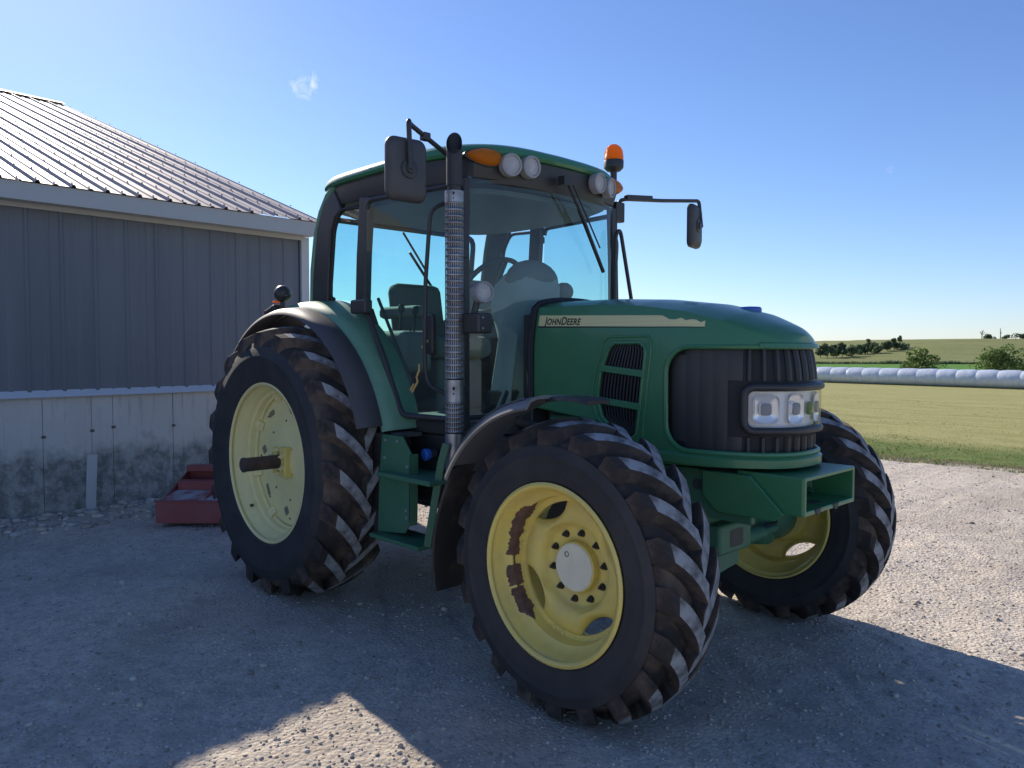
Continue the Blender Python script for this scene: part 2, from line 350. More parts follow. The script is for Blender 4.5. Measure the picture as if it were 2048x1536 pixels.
# loose stones and grass, too many to count
def scatter(name, P, Nn, scale, mats, tmpl_v, tmpl_f, attr=None, yaw=None, tilt=None):
    n = len(P); k = len(tmpl_v); V = np.repeat(tmpl_v[None], n, 0)*scale[:, None, :]
    if tilt is not None:
        V = V.copy(); V[..., 0] += V[..., 2]*tilt[:, :1]; V[..., 1] += V[..., 2]*tilt[:, 1:]
    c, s_ = np.cos(yaw)[:, None], np.sin(yaw)[:, None]; X = V[..., 0]*c-V[..., 1]*s_; Y = V[..., 0]*s_+V[..., 1]*c
    V = np.stack([X, Y, V[..., 2]], -1)+P[:, None]
    me = bpy.data.meshes.new(name); me.vertices.add(n*k); me.vertices.foreach_set('co', V.reshape(-1).astype(np.float32))
    F = (np.array(tmpl_f)[None]+(np.arange(n)*k)[:, None, None]); w = F.shape[2]; F = F.reshape(-1, w)
    me.loops.add(F.size); me.loops.foreach_set('vertex_index', F.reshape(-1).astype(np.int32)); me.polygons.add(len(F))
    me.polygons.foreach_set('loop_start', (np.arange(len(F))*w).astype(np.int32)); me.polygons.foreach_set('loop_total', np.full(len(F), w, np.int32)); me.update(calc_edges=True)
    a = me.attributes.new('tone', 'FLOAT', 'POINT'); a.data.foreach_set('value', np.repeat(rng.random(n), k).astype(np.float32))
    me.materials.append(mats); return me
def tonemat(name, stops, rough=.9, trans=0):
    m = bpy.data.materials.new(name); m.use_nodes = True; t = m.node_tree; N = t.nodes; b = N['Principled BSDF']; b.inputs['Roughness'].default_value = rough; b.inputs['Specular IOR Level'].default_value = .25
    a = N.new('ShaderNodeAttribute'); a.attribute_name = 'tone'; r = N.new('ShaderNodeValToRGB'); t.links.new(a.outputs['Fac'], r.inputs[0])
    while len(r.color_ramp.elements) < len(stops): r.color_ramp.elements.new(.5)
    for e, (p, c) in zip(r.color_ramp.elements, stops): e.position = p; e.color = (*c, 1)
    t.links.new(r.outputs[0], b.inputs['Base Color'])
    if trans:
        tl = N.new('ShaderNodeBsdfTranslucent'); t.links.new(r.outputs[0], tl.inputs[0]); ms = N.new('ShaderNodeMixShader'); ms.inputs[0].default_value = trans
        t.links.new(b.outputs[0], ms.inputs[1]); t.links.new(tl.outputs[0], ms.inputs[2]); t.links.new(ms.outputs[0], N['Material Output'].inputs[0])
    return m
ph = (1+5**.5)/2
ico = np.array([(-1, ph, 0), (1, ph, 0), (-1, -ph, 0), (1, -ph, 0), (0, -1, ph), (0, 1, ph), (0, -1, -ph), (0, 1, -ph), (ph, 0, -1), (ph, 0, 1), (-ph, 0, -1), (-ph, 0, 1)])/1.9
icof = [(0, 11, 5), (0, 5, 1), (0, 1, 7), (0, 7, 10), (0, 10, 11), (1, 5, 9), (5, 11, 4), (11, 10, 2), (10, 7, 6), (7, 1, 8), (3, 9, 4), (3, 4, 2), (3, 2, 6), (3, 6, 8), (3, 8, 9), (4, 9, 5), (2, 4, 11), (6, 2, 10), (8, 6, 7), (9, 8, 1)]
n = 30000
r_ = 1.6+11*rng.random(n)**1.35; a_ = YAW+(rng.random(n)-.5)*1.55
P = np.stack([CAM[0]+r_*np.cos(a_), CAM[1]+r_*np.sin(a_)], 1); P = P[(P[:, 1] < 8.3) & (P[:, 0] > -3.4)]
s0 = .0035+.006*rng.random(len(P))**2.5+.014*(rng.random(len(P)) > .985)*rng.random(len(P))
sc = s0[:, None]*(0.7+.6*rng.random((len(P), 3)))*np.array([1.25, 1, .7]); jit = ico*(1+.25*(rng.random(ico.shape)-.5))
P3 = np.column_stack([P, terrain(P[:, 0], P[:, 1])+s0*.25])
STONE = tonemat('stones', [(0, (.25, .22, .19)), (.3, (.40, .355, .30)), (.7, (.50, .445, .375)), (1, (.58, .53, .46))])
o = kind(link('gravel', scatter('gravel', P3, None, sc, STONE, jit, icof, yaw=rng.random(len(P))*6.28)), 'stuff'); tag(o, 'loose grey and beige stones scattered over the yard', 'gravel')
n = 900; sw_ = -2.5+5.5*rng.random(n); nw_ = .06+.75*rng.random(n)**1.8; P = np.stack([-3.6-math.sin(math.radians(3))*sw_+nw_*math.cos(math.radians(3)), -1.4+math.cos(math.radians(3))*sw_+nw_*math.sin(math.radians(3))], 1)
s0 = .012+.035*rng.random(n)**2.2; sc = s0[:, None]*(.7+.6*rng.random((n, 3)))*np.array([1.3, 1, .6])
o = kind(link('rubble', scatter('rubble', np.column_stack([P, terrain(P[:, 0], P[:, 1])+s0*.2]), None, sc, STONE, jit, icof, yaw=rng.random(n)*6.28)), 'stuff'); tag(o, 'broken stones and rubble along the foot of the barn foundation', 'rubble')
# verge grass
n = 42000
x = -14+20*rng.random(n); y = 8.05+rng.random(n)**1.5*4.2+.35*vnoise(x/1.3, np.zeros(n), 21)-.06*x*.6
P3 = np.column_stack([x, y, terrain(x, y)-.01]); h = (.018+.040*rng.random(n)**1.6)*(1-.45*sstep(9.5, 12, y))*(.7+2.6*np.maximum(0, vnoise(x/.45, y/.45, 31)))
bl = np.array([(-.5, 0, 0), (.5, 0, 0), (.3, .12, .6), (-.3, .12, .6), (0, .4, 1.)]); blf = [(0, 1, 2), (0, 2, 3), (3, 2, 4)]
GRASS = tonemat('grass_blade', [(0, (.06, .115, .025)), (.5, (.13, .195, .05)), (.85, (.21, .235, .08)), (1, (.40, .34, .18))], .7, .4)
o = kind(link('grass', scatter('grass', P3, None, np.column_stack([.006+.010*rng.random(n), h*1.3, h]), GRASS, bl, blf, yaw=rng.random(n)*6.28, tilt=(rng.random((n, 2))-.5)*2.2)), 'stuff'); tag(o, 'green verge of grass along the edge of the gravel', 'grass')
n = 45000
x = -22+30*rng.random(n); y = 10.5+rng.random(n)**1.3*22
P3 = np.column_stack([x, y, terrain(x, y)-.01]); h = .012+.022*rng.random(n)
DRYG = tonemat('dry_grass_blade', [(0, (.26, .25, .10)), (.5, (.40, .355, .17)), (1, (.56, .50, .28))], .8, .6)
o = kind(link('mown_grass', scatter('mown_grass', P3, None, np.column_stack([.012+.012*rng.random(n), h*1.4, h]), DRYG, bl, blf, yaw=rng.random(n)*6.28, tilt=(rng.random((n, 2))-.5)*1.6)), 'stuff'); tag(o, 'short dry mown grass on the field behind the verge', 'grass')

# ------------------------------------------------------------------ barn
BA = math.radians(3); BN = Vector((math.cos(BA), math.sin(BA), 0)); BD = Vector((-math.sin(BA), math.cos(BA), 0)); BO = Vector((-3.6, -1.4, 0))
def bw(s, n, z): return BO+BD*s+BN*n+Vector((0, 0, z))
SL, SR, DEEP = -9.6, 2.70, -16.6                 # along the wall, and depth of the building
FOUND_Z, EAVE_Z = 1.10, 2.90
SIDING = mat('siding_steel', (.125, .135, .155), .45, col2=(.145, .155, .175), nscale=1.5, stretch=(3, 3, .25), dust=.16, dustcol=(.16, .18, .21), bump=.0015, bscale=3)
FASCIA = mat('fascia_steel', (.42, .43, .43), .45, dust=.1)
TRIM = mat('trim_steel', (.52, .53, .53), .45, dust=.1)
FLASH = mat('flashing', (.60, .63, .66), .4, metal=.2, dust=.15)
ROOF = mat('roof_steel', (.56, .46, .40), .55, metal=.12, spec=.8, col2=(.46, .37, .33), nscale=2.2, dust=.25, dustcol=(.36, .32, .28), bump=.0006, bscale=7)
def concrete():
    m = bpy.data.materials.new('concrete'); m.use_nodes = True; t = m.node_tree; N = t.nodes; L = t.links; b = N['Principled BSDF']; b.inputs['Roughness'].default_value = .9
    co = N.new('ShaderNodeTexCoord'); v = co.outputs['Object']; sp = N.new('ShaderNodeSeparateXYZ'); L.new(v, sp.inputs[0])
    def noise(s, d=7, st=None):
        n = N.new('ShaderNodeTexNoise'); n.inputs['Scale'].default_value = s; n.inputs['Detail'].default_value = d; n.inputs['Roughness'].default_value = .65
        if st: mp = N.new('ShaderNodeMapping'); mp.inputs['Scale'].default_value = st; L.new(v, mp.inputs[0]); L.new(mp.outputs[0], n.inputs[0])
        else: L.new(v, n.inputs[0])
        return n.outputs[0]
    def mr(s, a, z, c=0., d=1.):
        r = N.new('ShaderNodeMapRange'); L.new(s, r.inputs[0])
        for i, q in enumerate((a, z, c, d)): r.inputs[i+1].default_value = q
        return r.outputs[0]
    def mix(f, a, c):
        x = N.new('ShaderNodeMixRGB'); L.new(f, x.inputs[0])
        for i, q in ((1, a), (2, c)):
            if isinstance(q, tuple): x.inputs[i].default_value = (*q, 1)
            else: L.new(q, x.inputs[i])
        return x.outputs[0]
    ad = N.new('ShaderNodeMath'); ad.operation = 'ADD'; L.new(sp.outputs[2], ad.inputs[0]); L.new(mr(noise(3.5), .3, .7, -.13, .13), ad.inputs[1])
    c = mix(mr(noise(2), .3, .7), (.56, .54, .50), (.48, .465, .43))
    c = mix(mr(noise(5, 6, (4, 4, .35)), .55, .75, 0, .55), c, (.15, .15, .14))
    damp = mix(mr(noise(9), .42, .6), (.17, .175, .16), (.33, .33, .31)); damp = mix(mr(noise(26), .55, .68, 0, .6), damp, (.48, .48, .45))
    c = mix(mr(ad.outputs[0], .62, .46), c, damp)
    L.new(c, b.inputs['Base Color']); bp = N.new('ShaderNodeBump'); bp.inputs['Distance'].default_value = .006; L.new(noise(22), bp.inputs['Height']); L.new(bp.outputs[0], b.inputs['Normal'])
    return m
CONC = concrete()
barn = tag(empty('barn', bw(0, -8, 0)), 'barn with grey-blue steel siding, ribbed tan metal roof and stained concrete foundation', 'barn')
def bb(name, m, mats, **k):            # barn meshes: vertices given as (s, n, z) of the wall frame
    m.v = [tuple(bw(*q)-barn.location) for q in m.v]; return m.build(name, mats, barn, **k)
joints = [-.115, .305, .50, 1.09, 1.72, 2.33]
cuts = [SL]+[-9.6+1.22*i for i in range(1, 8)]+[-.72]+joints+[SR-.02]
cuts = sorted(set(round(c, 3) for c in cuts if c <= SR))
for a, b in zip(cuts, cuts[1:]):
    bb('foundation_panel', M().box2((a+.0018, -.2, -.4), (b-.0018, random.uniform(-.003, .003), FOUND_Z)), CONC, bevel=.004)
bb('foundation_joint', M().box2((SL+.01, -.19, -.4), (SR-.03, -.012, FOUND_Z-.01)), mat('joint_dark', (.20, .20, .19), .95))
PATCH = mat('patch', (.12, .115, .105), .95)
for q in joints[:4]: bb('form_tie_patch', M().ball((q+.004, .002, .74+random.uniform(-.04, .03)), (.022, .004, .016), 10, 6), PATCH)
# flashing between foundation and siding
fl = M(); fl.rings([[(s, .05, FOUND_Z-.02), (s, .06, FOUND_Z-.012), (s, .012, FOUND_Z+.05), (s, .004, FOUND_Z+.05), (s, .004, FOUND_Z-.02)] for s in (SL, SR)]); bb('base_flashing', fl, FLASH)
# siding sheets with raised ribs
def sheet_profile(s0, width, ribs, h, w):
    """rib outline: list of (s, height)"""
    o = [(s0, 0)]
    for q, hh in ribs:
        o += [(s0+q-w, 0), (s0+q-w*.45, hh*h), (s0+q+w*.45, hh*h), (s0+q+w, 0)]
    return o+[(s0+width, 0)]
s = SL
while s < SR-.12:
    wd = min(.87, SR-.09-s); m = M(); ribs = [(q, a) for q, a in ((.1, 1), (.245, .35), (.39, 1), (.535, .35), (.68, 1), (.825, .35)) if q < wd-.04]
    pr = sheet_profile(s+.001, wd-.002, ribs, .013, .022); m.rings([[(q, .012+hh, z) for q, hh in pr] for z in (FOUND_Z+.035, EAVE_Z-.03)], closed=False)
    bb('siding_sheet', m, SIDING, angle=20); s += .87
bb('wall_core', M().box2((SL, DEEP+.05, FOUND_Z), (SR-.02, 0.0, EAVE_Z-.05)), mat('wall_core', (.05, .06, .08), .8))
# gable ends
RN, RZ = -8.3, 6.13                     # ridge
for s in (SL+.02, SR-.04):
    m = M(); poly = [(.0, EAVE_Z-.06), (RN, RZ-.12), (DEEP, EAVE_Z-.06)]; m.rings([[(s+d, a, b) for a, b in poly] for d in (-.02, .02)]); bb('gable_wall', m, SIDING, smooth=False)
# corner trims, fascia, soffit
bb('corner_trim', M().box2((SR-.10, .002, FOUND_Z+.03), (SR+.004, .046, EAVE_Z-.06)), TRIM, bevel=.004)
OV = .30
bb('fascia', M().box2((SL-.1, OV-.02, EAVE_Z-.075), (SR-.005, OV, EAVE_Z+.085)), FASCIA, bevel=.004)
bb('soffit', M().box2((SL-.1, .048, EAVE_Z-.058), (SR-.007, OV-.022, EAVE_Z-.042)), FASCIA)
bb('soffit_trim', M().box2((SL-.1, .030, EAVE_Z-.10), (SR-.102, .047, EAVE_Z-.042)), TRIM)
# roof sheets
slope = (RZ-(EAVE_Z+.09))/(OV-RN); RW = .87
def roofsheets(n0, n1, z0, z1):
    s = SL-.1; i = 0
    while s < SR-.02:
        wd = min(RW, SR+.012-s); m = M()
        pr = []
        for q, hh in sheet_profile(s+.001, wd-.002, [(q, a) for q, a in ((.072, .45), (.217, 1), (.362, .45), (.507, 1), (.652, .45), (.797, 1)) if q < wd-.03], .025, .024): pr.append((q, hh))
        nrm = Vector((0, (z1-z0), -(n1-n0))).normalized(); nrm = nrm if nrm.z > 0 else -nrm
        for th in (0,):
            m.rings([[(q, n+nrm.y*(hh+th), z+nrm.z*(hh+th)) for q, hh in pr] for n, z in ((n0, z0), ((n0+n1)/2, (z0+z1)/2), (n1, z1))], closed=False)
        o = bb('roof_sheet', m, ROOF, smooth=False); sol = o.modifiers.new('thickness', 'SOLIDIFY'); sol.thickness = .003; s += RW; i += 1
roofsheets(OV+.025, RN, EAVE_Z+.088, RZ); roofsheets(DEEP-OV, RN, EAVE_Z+.088, RZ)
m = M(); m.rings([[(s, RN+.20, RZ-.030), (s, RN+.0, RZ+.048), (s, RN-.20, RZ-.030), (s, RN, RZ+.01)] for s in (SL-.1, SR+.02)]); bb('ridge_cap', m, ROOF, smooth=False)
m = M()
L_ = math.hypot(OV-RN, RZ-EAVE_Z-.09); tn = Vector((0, (RN-OV), RZ-EAVE_Z-.09)).normalized(); nr = Vector((0, slope, 1)).normalized()
s = SL-.1; 
while s < SR-.05:
    for q, hh in ((.072, .011), (.217, .025), (.362, .011), (.507, .025), (.652, .011), (.797, .025)):
        if s+q > SR: break
        for k in range(14):
            c = Vector((s+q, OV+.02, EAVE_Z+.09))+tn*(.05+k*.66)+nr*(hh+.006); m.box(c, (.011, .011, .010))
    s += RW
kind(bb('roof_screws', m, DARK, smooth=False), 'stuff')
bb('rake_trim', M().rings([[(SR+.014+d, n+a, z+b) for d, a, b in ((0, 0, .012), (.012, 0, .012), (.012, 0, -.13), (0, 0, -.13))] for n, z in ((OV+.02, EAVE_Z+.088), (RN, RZ))]), FASCIA, smooth=False)
# pale board leaning on the foundation
bo = M().box((0, 0, .27), (.09, .016, .54)); o = bo.build('board', mat('weathered_board', (.52, .53, .54), .7, dust=.2), bevel=.002)
o.location = bw(.255, .075, -.005); o.rotation_euler = (math.radians(0), math.radians(0), BA+PI/2); o.rotation_euler = (Matrix.Rotation(BA+PI/2, 3, 'Z') @ Matrix.Rotation(math.radians(7), 3, 'X')).to_euler()
tag(o, 'short pale board leaning against the concrete barn foundation', 'board')

# ------------------------------------------------------------------ tractor
TR = tag(empty('tractor'), 'green farm tractor with yellow wheels, glazed cab and upright exhaust stack', 'tractor')
WB = 2.40

# ---- wheels
def tyre_profile(R, w, rb):
    h = w/2
    half = [(h*.90, rb+.010), (h*.955, rb+.022), (h*.97, rb+.030), (h*.968, rb+.036), (h*1.0, rb+.050), (h*1.045, rb+(R-rb)*.34), (h*1.05, rb+(R-rb)*.44), (h*1.066, rb+(R-rb)*.455), (h*1.066, rb+(R-rb)*.47), (h*1.05, rb+(R-rb)*.485), (h*1.02, rb+(R-rb)*.62), (h*.97, R-.130), (h*.90, R-.100), (h*.72, R-.078), (h*.4, R-.062), (0, R-.056)]
    return half+[(-a, r) for a, r in half[-2::-1]]
def lug_mesh(R, w, side, hand, zc, ang, wtop, clampz):
    """one tread bar: from the shoulder of one half of the tread to just past the centre line"""
    h = w/2; sec = []; n = 9
    for i in range(n):
        t = i/(n-1)
        if i == 0: ax, r0, rt = h*1.005, R-.165, R-.150
        elif i == 1: ax, r0, rt = h*.995, R-.13, R-.090
        else: u = (i-2)/(n-3); ax, r0, rt = h*(.955-u*1.04), R-.108+.05*min(1, u*1.4), R-.042+.042*(1-(1-min(1, u*1.15))**2)
        ph = -(max(0, h*.975-ax)/R)*(.80+.35*max(0, h*.975-ax)/h) - (.012 if i == 0 else 0)
        wt = wtop*(.75 if i == 0 else 1)*(1.12 if i == n-1 else 1); sec.append((ax, r0, rt, ph, wt))
    V = []; F = []; mi = []
    for ax, r0, rt, ph, wt in sec:
        for dr, ww in ((r0-.006, wt*1.55), (rt-.004, wt*1.06), (rt, wt*.88)):
            pass
        ring = [(r0-.006, -wt*.74), (rt-.005, -wt*.52), (rt, -wt*.44), (rt, wt*.44), (rt-.005, wt*.52), (r0-.006, wt*.62)]
        for r, d in ring:
            a = ph+d/R*1.25; V.append([r*math.cos(a), hand*side*ax, r*math.sin(a)])
    k = 6
    for i in range(n-1):
        for j in range(k-1): F.append((i*k+j, i*k+j+1, (i+1)*k+j+1, (i+1)*k+j)); mi.append(1 if (j == 2 and i >= 3) else 0)
    F.append(tuple(range(k))); mi.append(0); F.append(tuple((n-1)*k+j for j in range(k))); mi.append(0)
    m = M(); m.v = V; m.f = [list(f) for f in F]; m.mi = mi
    if clampz is not None:
        c, s_ = math.cos(ang), math.sin(ang); vv = []
        for x, y, z in m.v:
            X, Z = x*c-z*s_, x*s_+z*c; Z = max(Z, clampz); vv.append((X, y, Z))
        m.v = vv
    return m
def make_wheel(pos, hand, R, w, rb, front):
    """hand = -1 right side of the tractor (outer face towards -Y), +1 left"""
    zc = pos[2]; fl = -zc+.004
    Rm = YELLOW if front else YELLOW_PALE
    # rim barrel: this mesh is the wheel itself
    h = w/2
    if front: prof = [(.170, rb-.012), (.178, rb+.004), (.172, rb+.013), (.158, rb+.006), (.150, rb-.010), (.118, rb-.020), (.100, rb-.026), (.078, rb-.050), (.03, rb-.055), (-.06, rb-.055), (-.09, rb-.024), (-.15, rb-.012), (-.160, rb+.006), (-.172, rb+.013), (-.178, rb+.004)]
    else: prof = [(.203, rb-.012), (.211, rb+.004), (.205, rb+.014), (.190, rb+.008), (.180, rb-.010), (.142, rb-.022), (.134, rb-.030), (.105, rb-.034), (.092, rb-.052), (.06, rb-.056), (.052, rb-.066), (-.10, rb-.066), (-.13, rb-.024), (-.18, rb-.012), (-.19, rb+.006), (-.205, rb+.014), (-.211, rb+.004)]
    wh = M().lathe([(hand*a, r) for a, r in prof], 72).build('wheel', Rm, TR, loc=pos)
    sm = wh.modifiers.new('thickness', 'SOLIDIFY'); sm.thickness = .006; sm.offset = 0
    ty = M(); pr = tyre_profile(R, w, rb); ty.lathe([(hand*a, r) for a, r in pr], 96, mf=lambda i: 1 if 11 <= i <= len(pr)-13 else 0)
    ty.v = [(x, y, max(z, fl+.01)) for x, y, z in ty.v]; ty.build('tyre', [RUBBER, TREAD], wh, angle=60)
    N_ = 20; shared = {}; wt = .068 if front else .076
    for sd in (1, -1):
        for i in range(N_):
            a = 2*PI*(i+(0 if sd == 1 else .5)+.18)/N_
            low = zc+R*math.sin(a-.25) < .25
            if low: o = link('tread_bar', lug_mesh(R, w, sd, hand, zc, a, wt, fl).data('tread_bar', [TREAD, WORN], angle=30), wh)
            else:
                if sd not in shared: shared[sd] = lug_mesh(R, w, sd, hand, zc, 0, wt, None).data('tread_bar', [TREAD, WORN], angle=30)
                o = link('tread_bar', shared[sd], wh); o.rotation_euler = (0, -a, 0)
    return wh
def nut(parent, c, hand, r=.014, l=.022, mt=None, name='wheel_nut'):
    m = M(); m.lathe([(hand*0, r*1.35), (hand*.004, r*1.35), (hand*.004, r), (hand*l, r), (hand*l, r*.55), (hand*(l+.012), r*.55), (hand*(l+.012), .001)], 8); return m.build(name, mt or YELLOW, parent, loc=c, angle=30)

def front_disc(wh, hand):
    # scalloped centre disc between the ring on the barrel and the hub
    n = 96; m = M(); rings = []
    def edge(t):                       # outer edge of the disc: four lobes
        c = math.cos(2*(t-PI*.25)); c = abs(c)**.55
        return .243+.048*(1-sstep(.0, 1., c))+.0
    prof = [(.0, -.012), (.04, -.006), (.16, .010), (.32, .018), (.46, .016), (.56, .006), (.62, -.012), (.655, -.030), (.70, -.034), (.86, -.035), (1., -.035)]
    for k, a in prof:
        rings.append([])
        for j in range(n):
            t = 2*PI*j/n; lobe = max(0, math.cos(4*(t-math.radians(30)))); lobe = lobe**.55
            ro = .300-.072*lobe*(1-min(1, k*1.6)); r = .300+(.105-.300)*k if k > .5 else ro+(.300+(.105-.300)*k-.300)*(1-0*lobe)
            r = min(r, ro) if k < .5 else r
            rings[-1].append((r*math.cos(t), hand*(a+.018-.012*lobe*(1-min(1, k*3))), r*math.sin(t)))
    m.rings(rings, True, (False, False)); d = m.build('wheel_disc', YELLOW, wh, angle=60); sm = d.modifiers.new('thickness', 'SOLIDIFY'); sm.thickness = .010; sm.offset = -1
    # ring band riveted inside the barrel
    M().lathe([(hand*.018, .318), (hand*.026, .314), (hand*.026, .286), (hand*.018, .283), (hand*.008, .286), (hand*.008, .318)], 72, closed=True).build('rim_band', YELLOW, wh, angle=50)
    for k in range(4):
        for e in (-.085, .085):
            t = math.radians(75)+k*PI/2+e
            M().lathe([(hand*0, .011), (hand*.005, .010), (hand*.008, .005), (hand*.008, .0005)], 12).build('rivet', YELLOW, wh, loc=(.300*math.cos(t), hand*.026, .300*math.sin(t)))
    # hub with cream cap
    hub = M().lathe([(hand*-.10, .108), (hand*.012, .108), (hand*.018, .101)], 48).build('hub', YELLOW, wh, angle=40)
    M().lathe([(hand*.014, .1035), (hand*.020, .102), (hand*.023, .097), (hand*.023, .0005)], 48).build('hub_cap', CREAM, hub, angle=30)
    M().lathe([(hand*.023, .012), (hand*.025, .012), (hand*.025, .0105), (hand*.019, .008), (hand*.019, .0005)], 16).build('hub_plug', DARK, hub, loc=(-.035*(1), hand*.001, .052))
    M().prism([(a, b) for a, b in rrect(.018, .062, .008)], 1, hand*.0232, hand*.0252).build('hub_groove', CREAM, hub, loc=(-.012, 0, .028))
    for k in range(10):
        t = 2*PI*(k+.3)/10; c = (.146*math.cos(t), hand*-.018, .146*math.sin(t))
        nut(wh, c, hand, .0125, .016, BLACK)
def rear_disc(wh, hand):
    m = M().lathe([(hand*.028, .425), (hand*.040, .42), (hand*.040, .30), (hand*.048, .22), (hand*.060, .16), (hand*.066, .11), (hand*.066, .05)], 64); d = m.build('wheel_disc', YELLOW_PALE, wh, angle=50)
    sm = d.modifiers.new('thickness', 'SOLIDIFY'); sm.thickness = .014
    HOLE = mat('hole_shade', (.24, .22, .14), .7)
    for k in range(8):
        t = 2*PI*(k+.35)/8
        br = M(); c, s_ = math.cos(t), math.sin(t)
        # U-bracket on the barrel with a bolt
        rot = Matrix.Rotation(-t, 3, 'Y')
        def L(x, y, z): q = rot @ Vector((x, hand*y, z)); return tuple(q)
        for a, b in (((.385, .042, -.034), (.440, .048, .034)),):
            br.add([L(*q) for q in ((.388, .041, -.034), (.388, .041, .034), (.445, .075, .034), (.445, .075, -.034), (.388, .049, -.034), (.388, .049, .034), (.445, .083, .034), (.445, .083, -.034))], [(0, 1, 2, 3), (7, 6, 5, 4), (0, 4, 5, 1), (1, 5, 6, 2), (2, 6, 7, 3), (3, 7, 4, 0)])
        for z in (-.034, .028):
            br.add([L(*q) for q in ((.388, .041, z), (.445, .020, z), (.445, .083, z), (.388, .049, z), (.388, .041, z+.006), (.445, .020, z+.006), (.445, .083, z+.006), (.388, .049, z+.006))], [(0, 1, 2, 3), (7, 6, 5, 4), (0, 4, 5, 1), (1, 5, 6, 2), (2, 6, 7, 3), (3, 7, 4, 0)])
        br.build('rim_bracket', YELLOW_PALE, wh, bevel=.003, smooth=False)
        q = L(.414, .064, 0); M().ball((0, 0, 0), (.012, .008, .012), 10, 6).build('bracket_bolt', YELLOW_PALE, wh, loc=q)
        # openings in the disc: thin raised patches, the shade inside painted as darker yellow
        t2 = t+PI/8; rot2 = Matrix.Rotation(-t2, 3, 'Y') @ Matrix.Rotation(math.radians(20 if k % 2 else 35), 3, 'Y') if False else Matrix.Rotation(-t2, 3, 'Y')
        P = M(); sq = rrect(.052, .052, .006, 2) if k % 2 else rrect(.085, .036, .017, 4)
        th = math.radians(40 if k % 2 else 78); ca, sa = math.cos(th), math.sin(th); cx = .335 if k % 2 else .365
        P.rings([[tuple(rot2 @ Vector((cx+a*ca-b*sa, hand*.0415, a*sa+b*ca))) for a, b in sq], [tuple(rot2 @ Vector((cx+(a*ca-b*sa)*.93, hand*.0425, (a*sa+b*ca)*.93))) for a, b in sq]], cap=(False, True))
        P.build('opening_shade', HOLE, wh, smooth=False)
        for rr in (.25, .375):
            b = M().lathe([(hand*0, .007), (hand*.003, .007), (hand*.003, .0005)], 10).build('disc_hole', DARK, wh, loc=tuple(rot2 @ Vector((rr, hand*(.045 if rr < .3 else .0405), .05))))
    # hub casting, wedge bolts and the protruding axle bar
    hb = M().lathe([(hand*.05, .125), (hand*.075, .115), (hand*.085, .095), (hand*.085, .045)], 40).build('hub', YELLOW_PALE, wh)
    M().box((.055, hand*.095, 0), (.075, .05, .19)).build('hub_wedge', YELLOW, hb, bevel=.008)
    M().box((-.060, hand*.092, 0), (.06, .04, .17)).build('hub_wedge', YELLOW, hb, bevel=.008)
    for k in range(6):
        t = 2*PI*(k+.5)/6; nut(wh, (.075*math.cos(t), hand*.10, .075*math.sin(t)), hand, .014, .035, YELLOW_PALE, 'hub_bolt')
    M().lathe([(hand*.0, .043), (hand*.335, .043), (hand*.34, .046), (hand*.352, .046), (hand*.356, .040), (hand*.356, .0005)], 28).build('axle_bar', AXLE, wh, angle=30)
    M().lathe([(hand*0, .010), (hand*.018, .009), (hand*.02, .0005)], 10).build('valve', DARK, wh, loc=(-.32, hand*.135, -.325))

FR_R, RR_R = .640, .862
for hand in (-1, 1):
    wf = make_wheel((WB, hand*.905, .6083), hand, FR_R, .35, .366, True); front_disc(wf, hand)
    wr = make_wheel((0, hand*.918, .8217), hand, RR_R, .46, .494, False); rear_disc(wr, hand)
    if hand == -1:
        # flaked paint: bare rusty patch on the barrel of the front right rim
        m = M(); n = 150; t0, t1 = math.radians(122), math.radians(236); A = []; B = []; w1 = w2 = 0.
        for i in range(n+1):
            t = t0+(t1-t0)*i/n; f_ = i/n; e = min(1, 9*min(f_, 1-f_)); w1 = w1*.8+random.uniform(-1, 1)*.004; w2 = w2*.8+random.uniform(-1, 1)*.005
            if .50 < f_ < .57 or .715 < f_ < .73: e *= .15
            A.append([])
            for k in range(11):
                a = .070+(.028*e+w1*e)*(1-k/5) if k <= 5 else .070-(.032*e+w2*e)*(k/5-1)
                rr = float(np.interp(a, (.03, .078, .100, .118), (.311, .316, .340, .346)))-.0055; A[-1].append((rr*math.cos(t), -a, rr*math.sin(t)))
        m.rings(A, closed=False); m.build('rust_patch', RUST, wf)

# ---- axles, chassis, transmission
def part(name, m, mats, parent=TR, **k): return m.build(name, mats, parent, **k)
fa = part('front_axle', M().lathe([(-.62, .055), (-.5, .075), (-.30, .085), (-.16, .12), (.0, .15), (.16, .12), (.30, .085), (.5, .075), (.62, .055)], 24, (WB, 0, .60)), GREEN_MATTE)
part('axle_casting', M().box((WB+.03, 0, .66), (.26, .50, .22)), GREEN_MATTE, fa, bevel=.03)
part('axle_pivot', M().box((WB+.20, -.05, .64), (.14, .30, .15)), GREEN_MATTE, fa, bevel=.02)
part('pivot_hole_shade', M().prism([(-.05+a, .64+b) for a, b in rrect(.12, .085, .015, 3)], 0, WB+.2695, WB+.2715), DARK, fa, smooth=False)  # dark plate on the face, painted shade of a square hole
part('axle_gusset', M().prism([(-.30, .60), (.02, .56), (.02, .50), (-.24, .47), (-.32, .52)], 0, WB+.22, WB+.245), GREEN_MATTE, fa, bevel=.004)
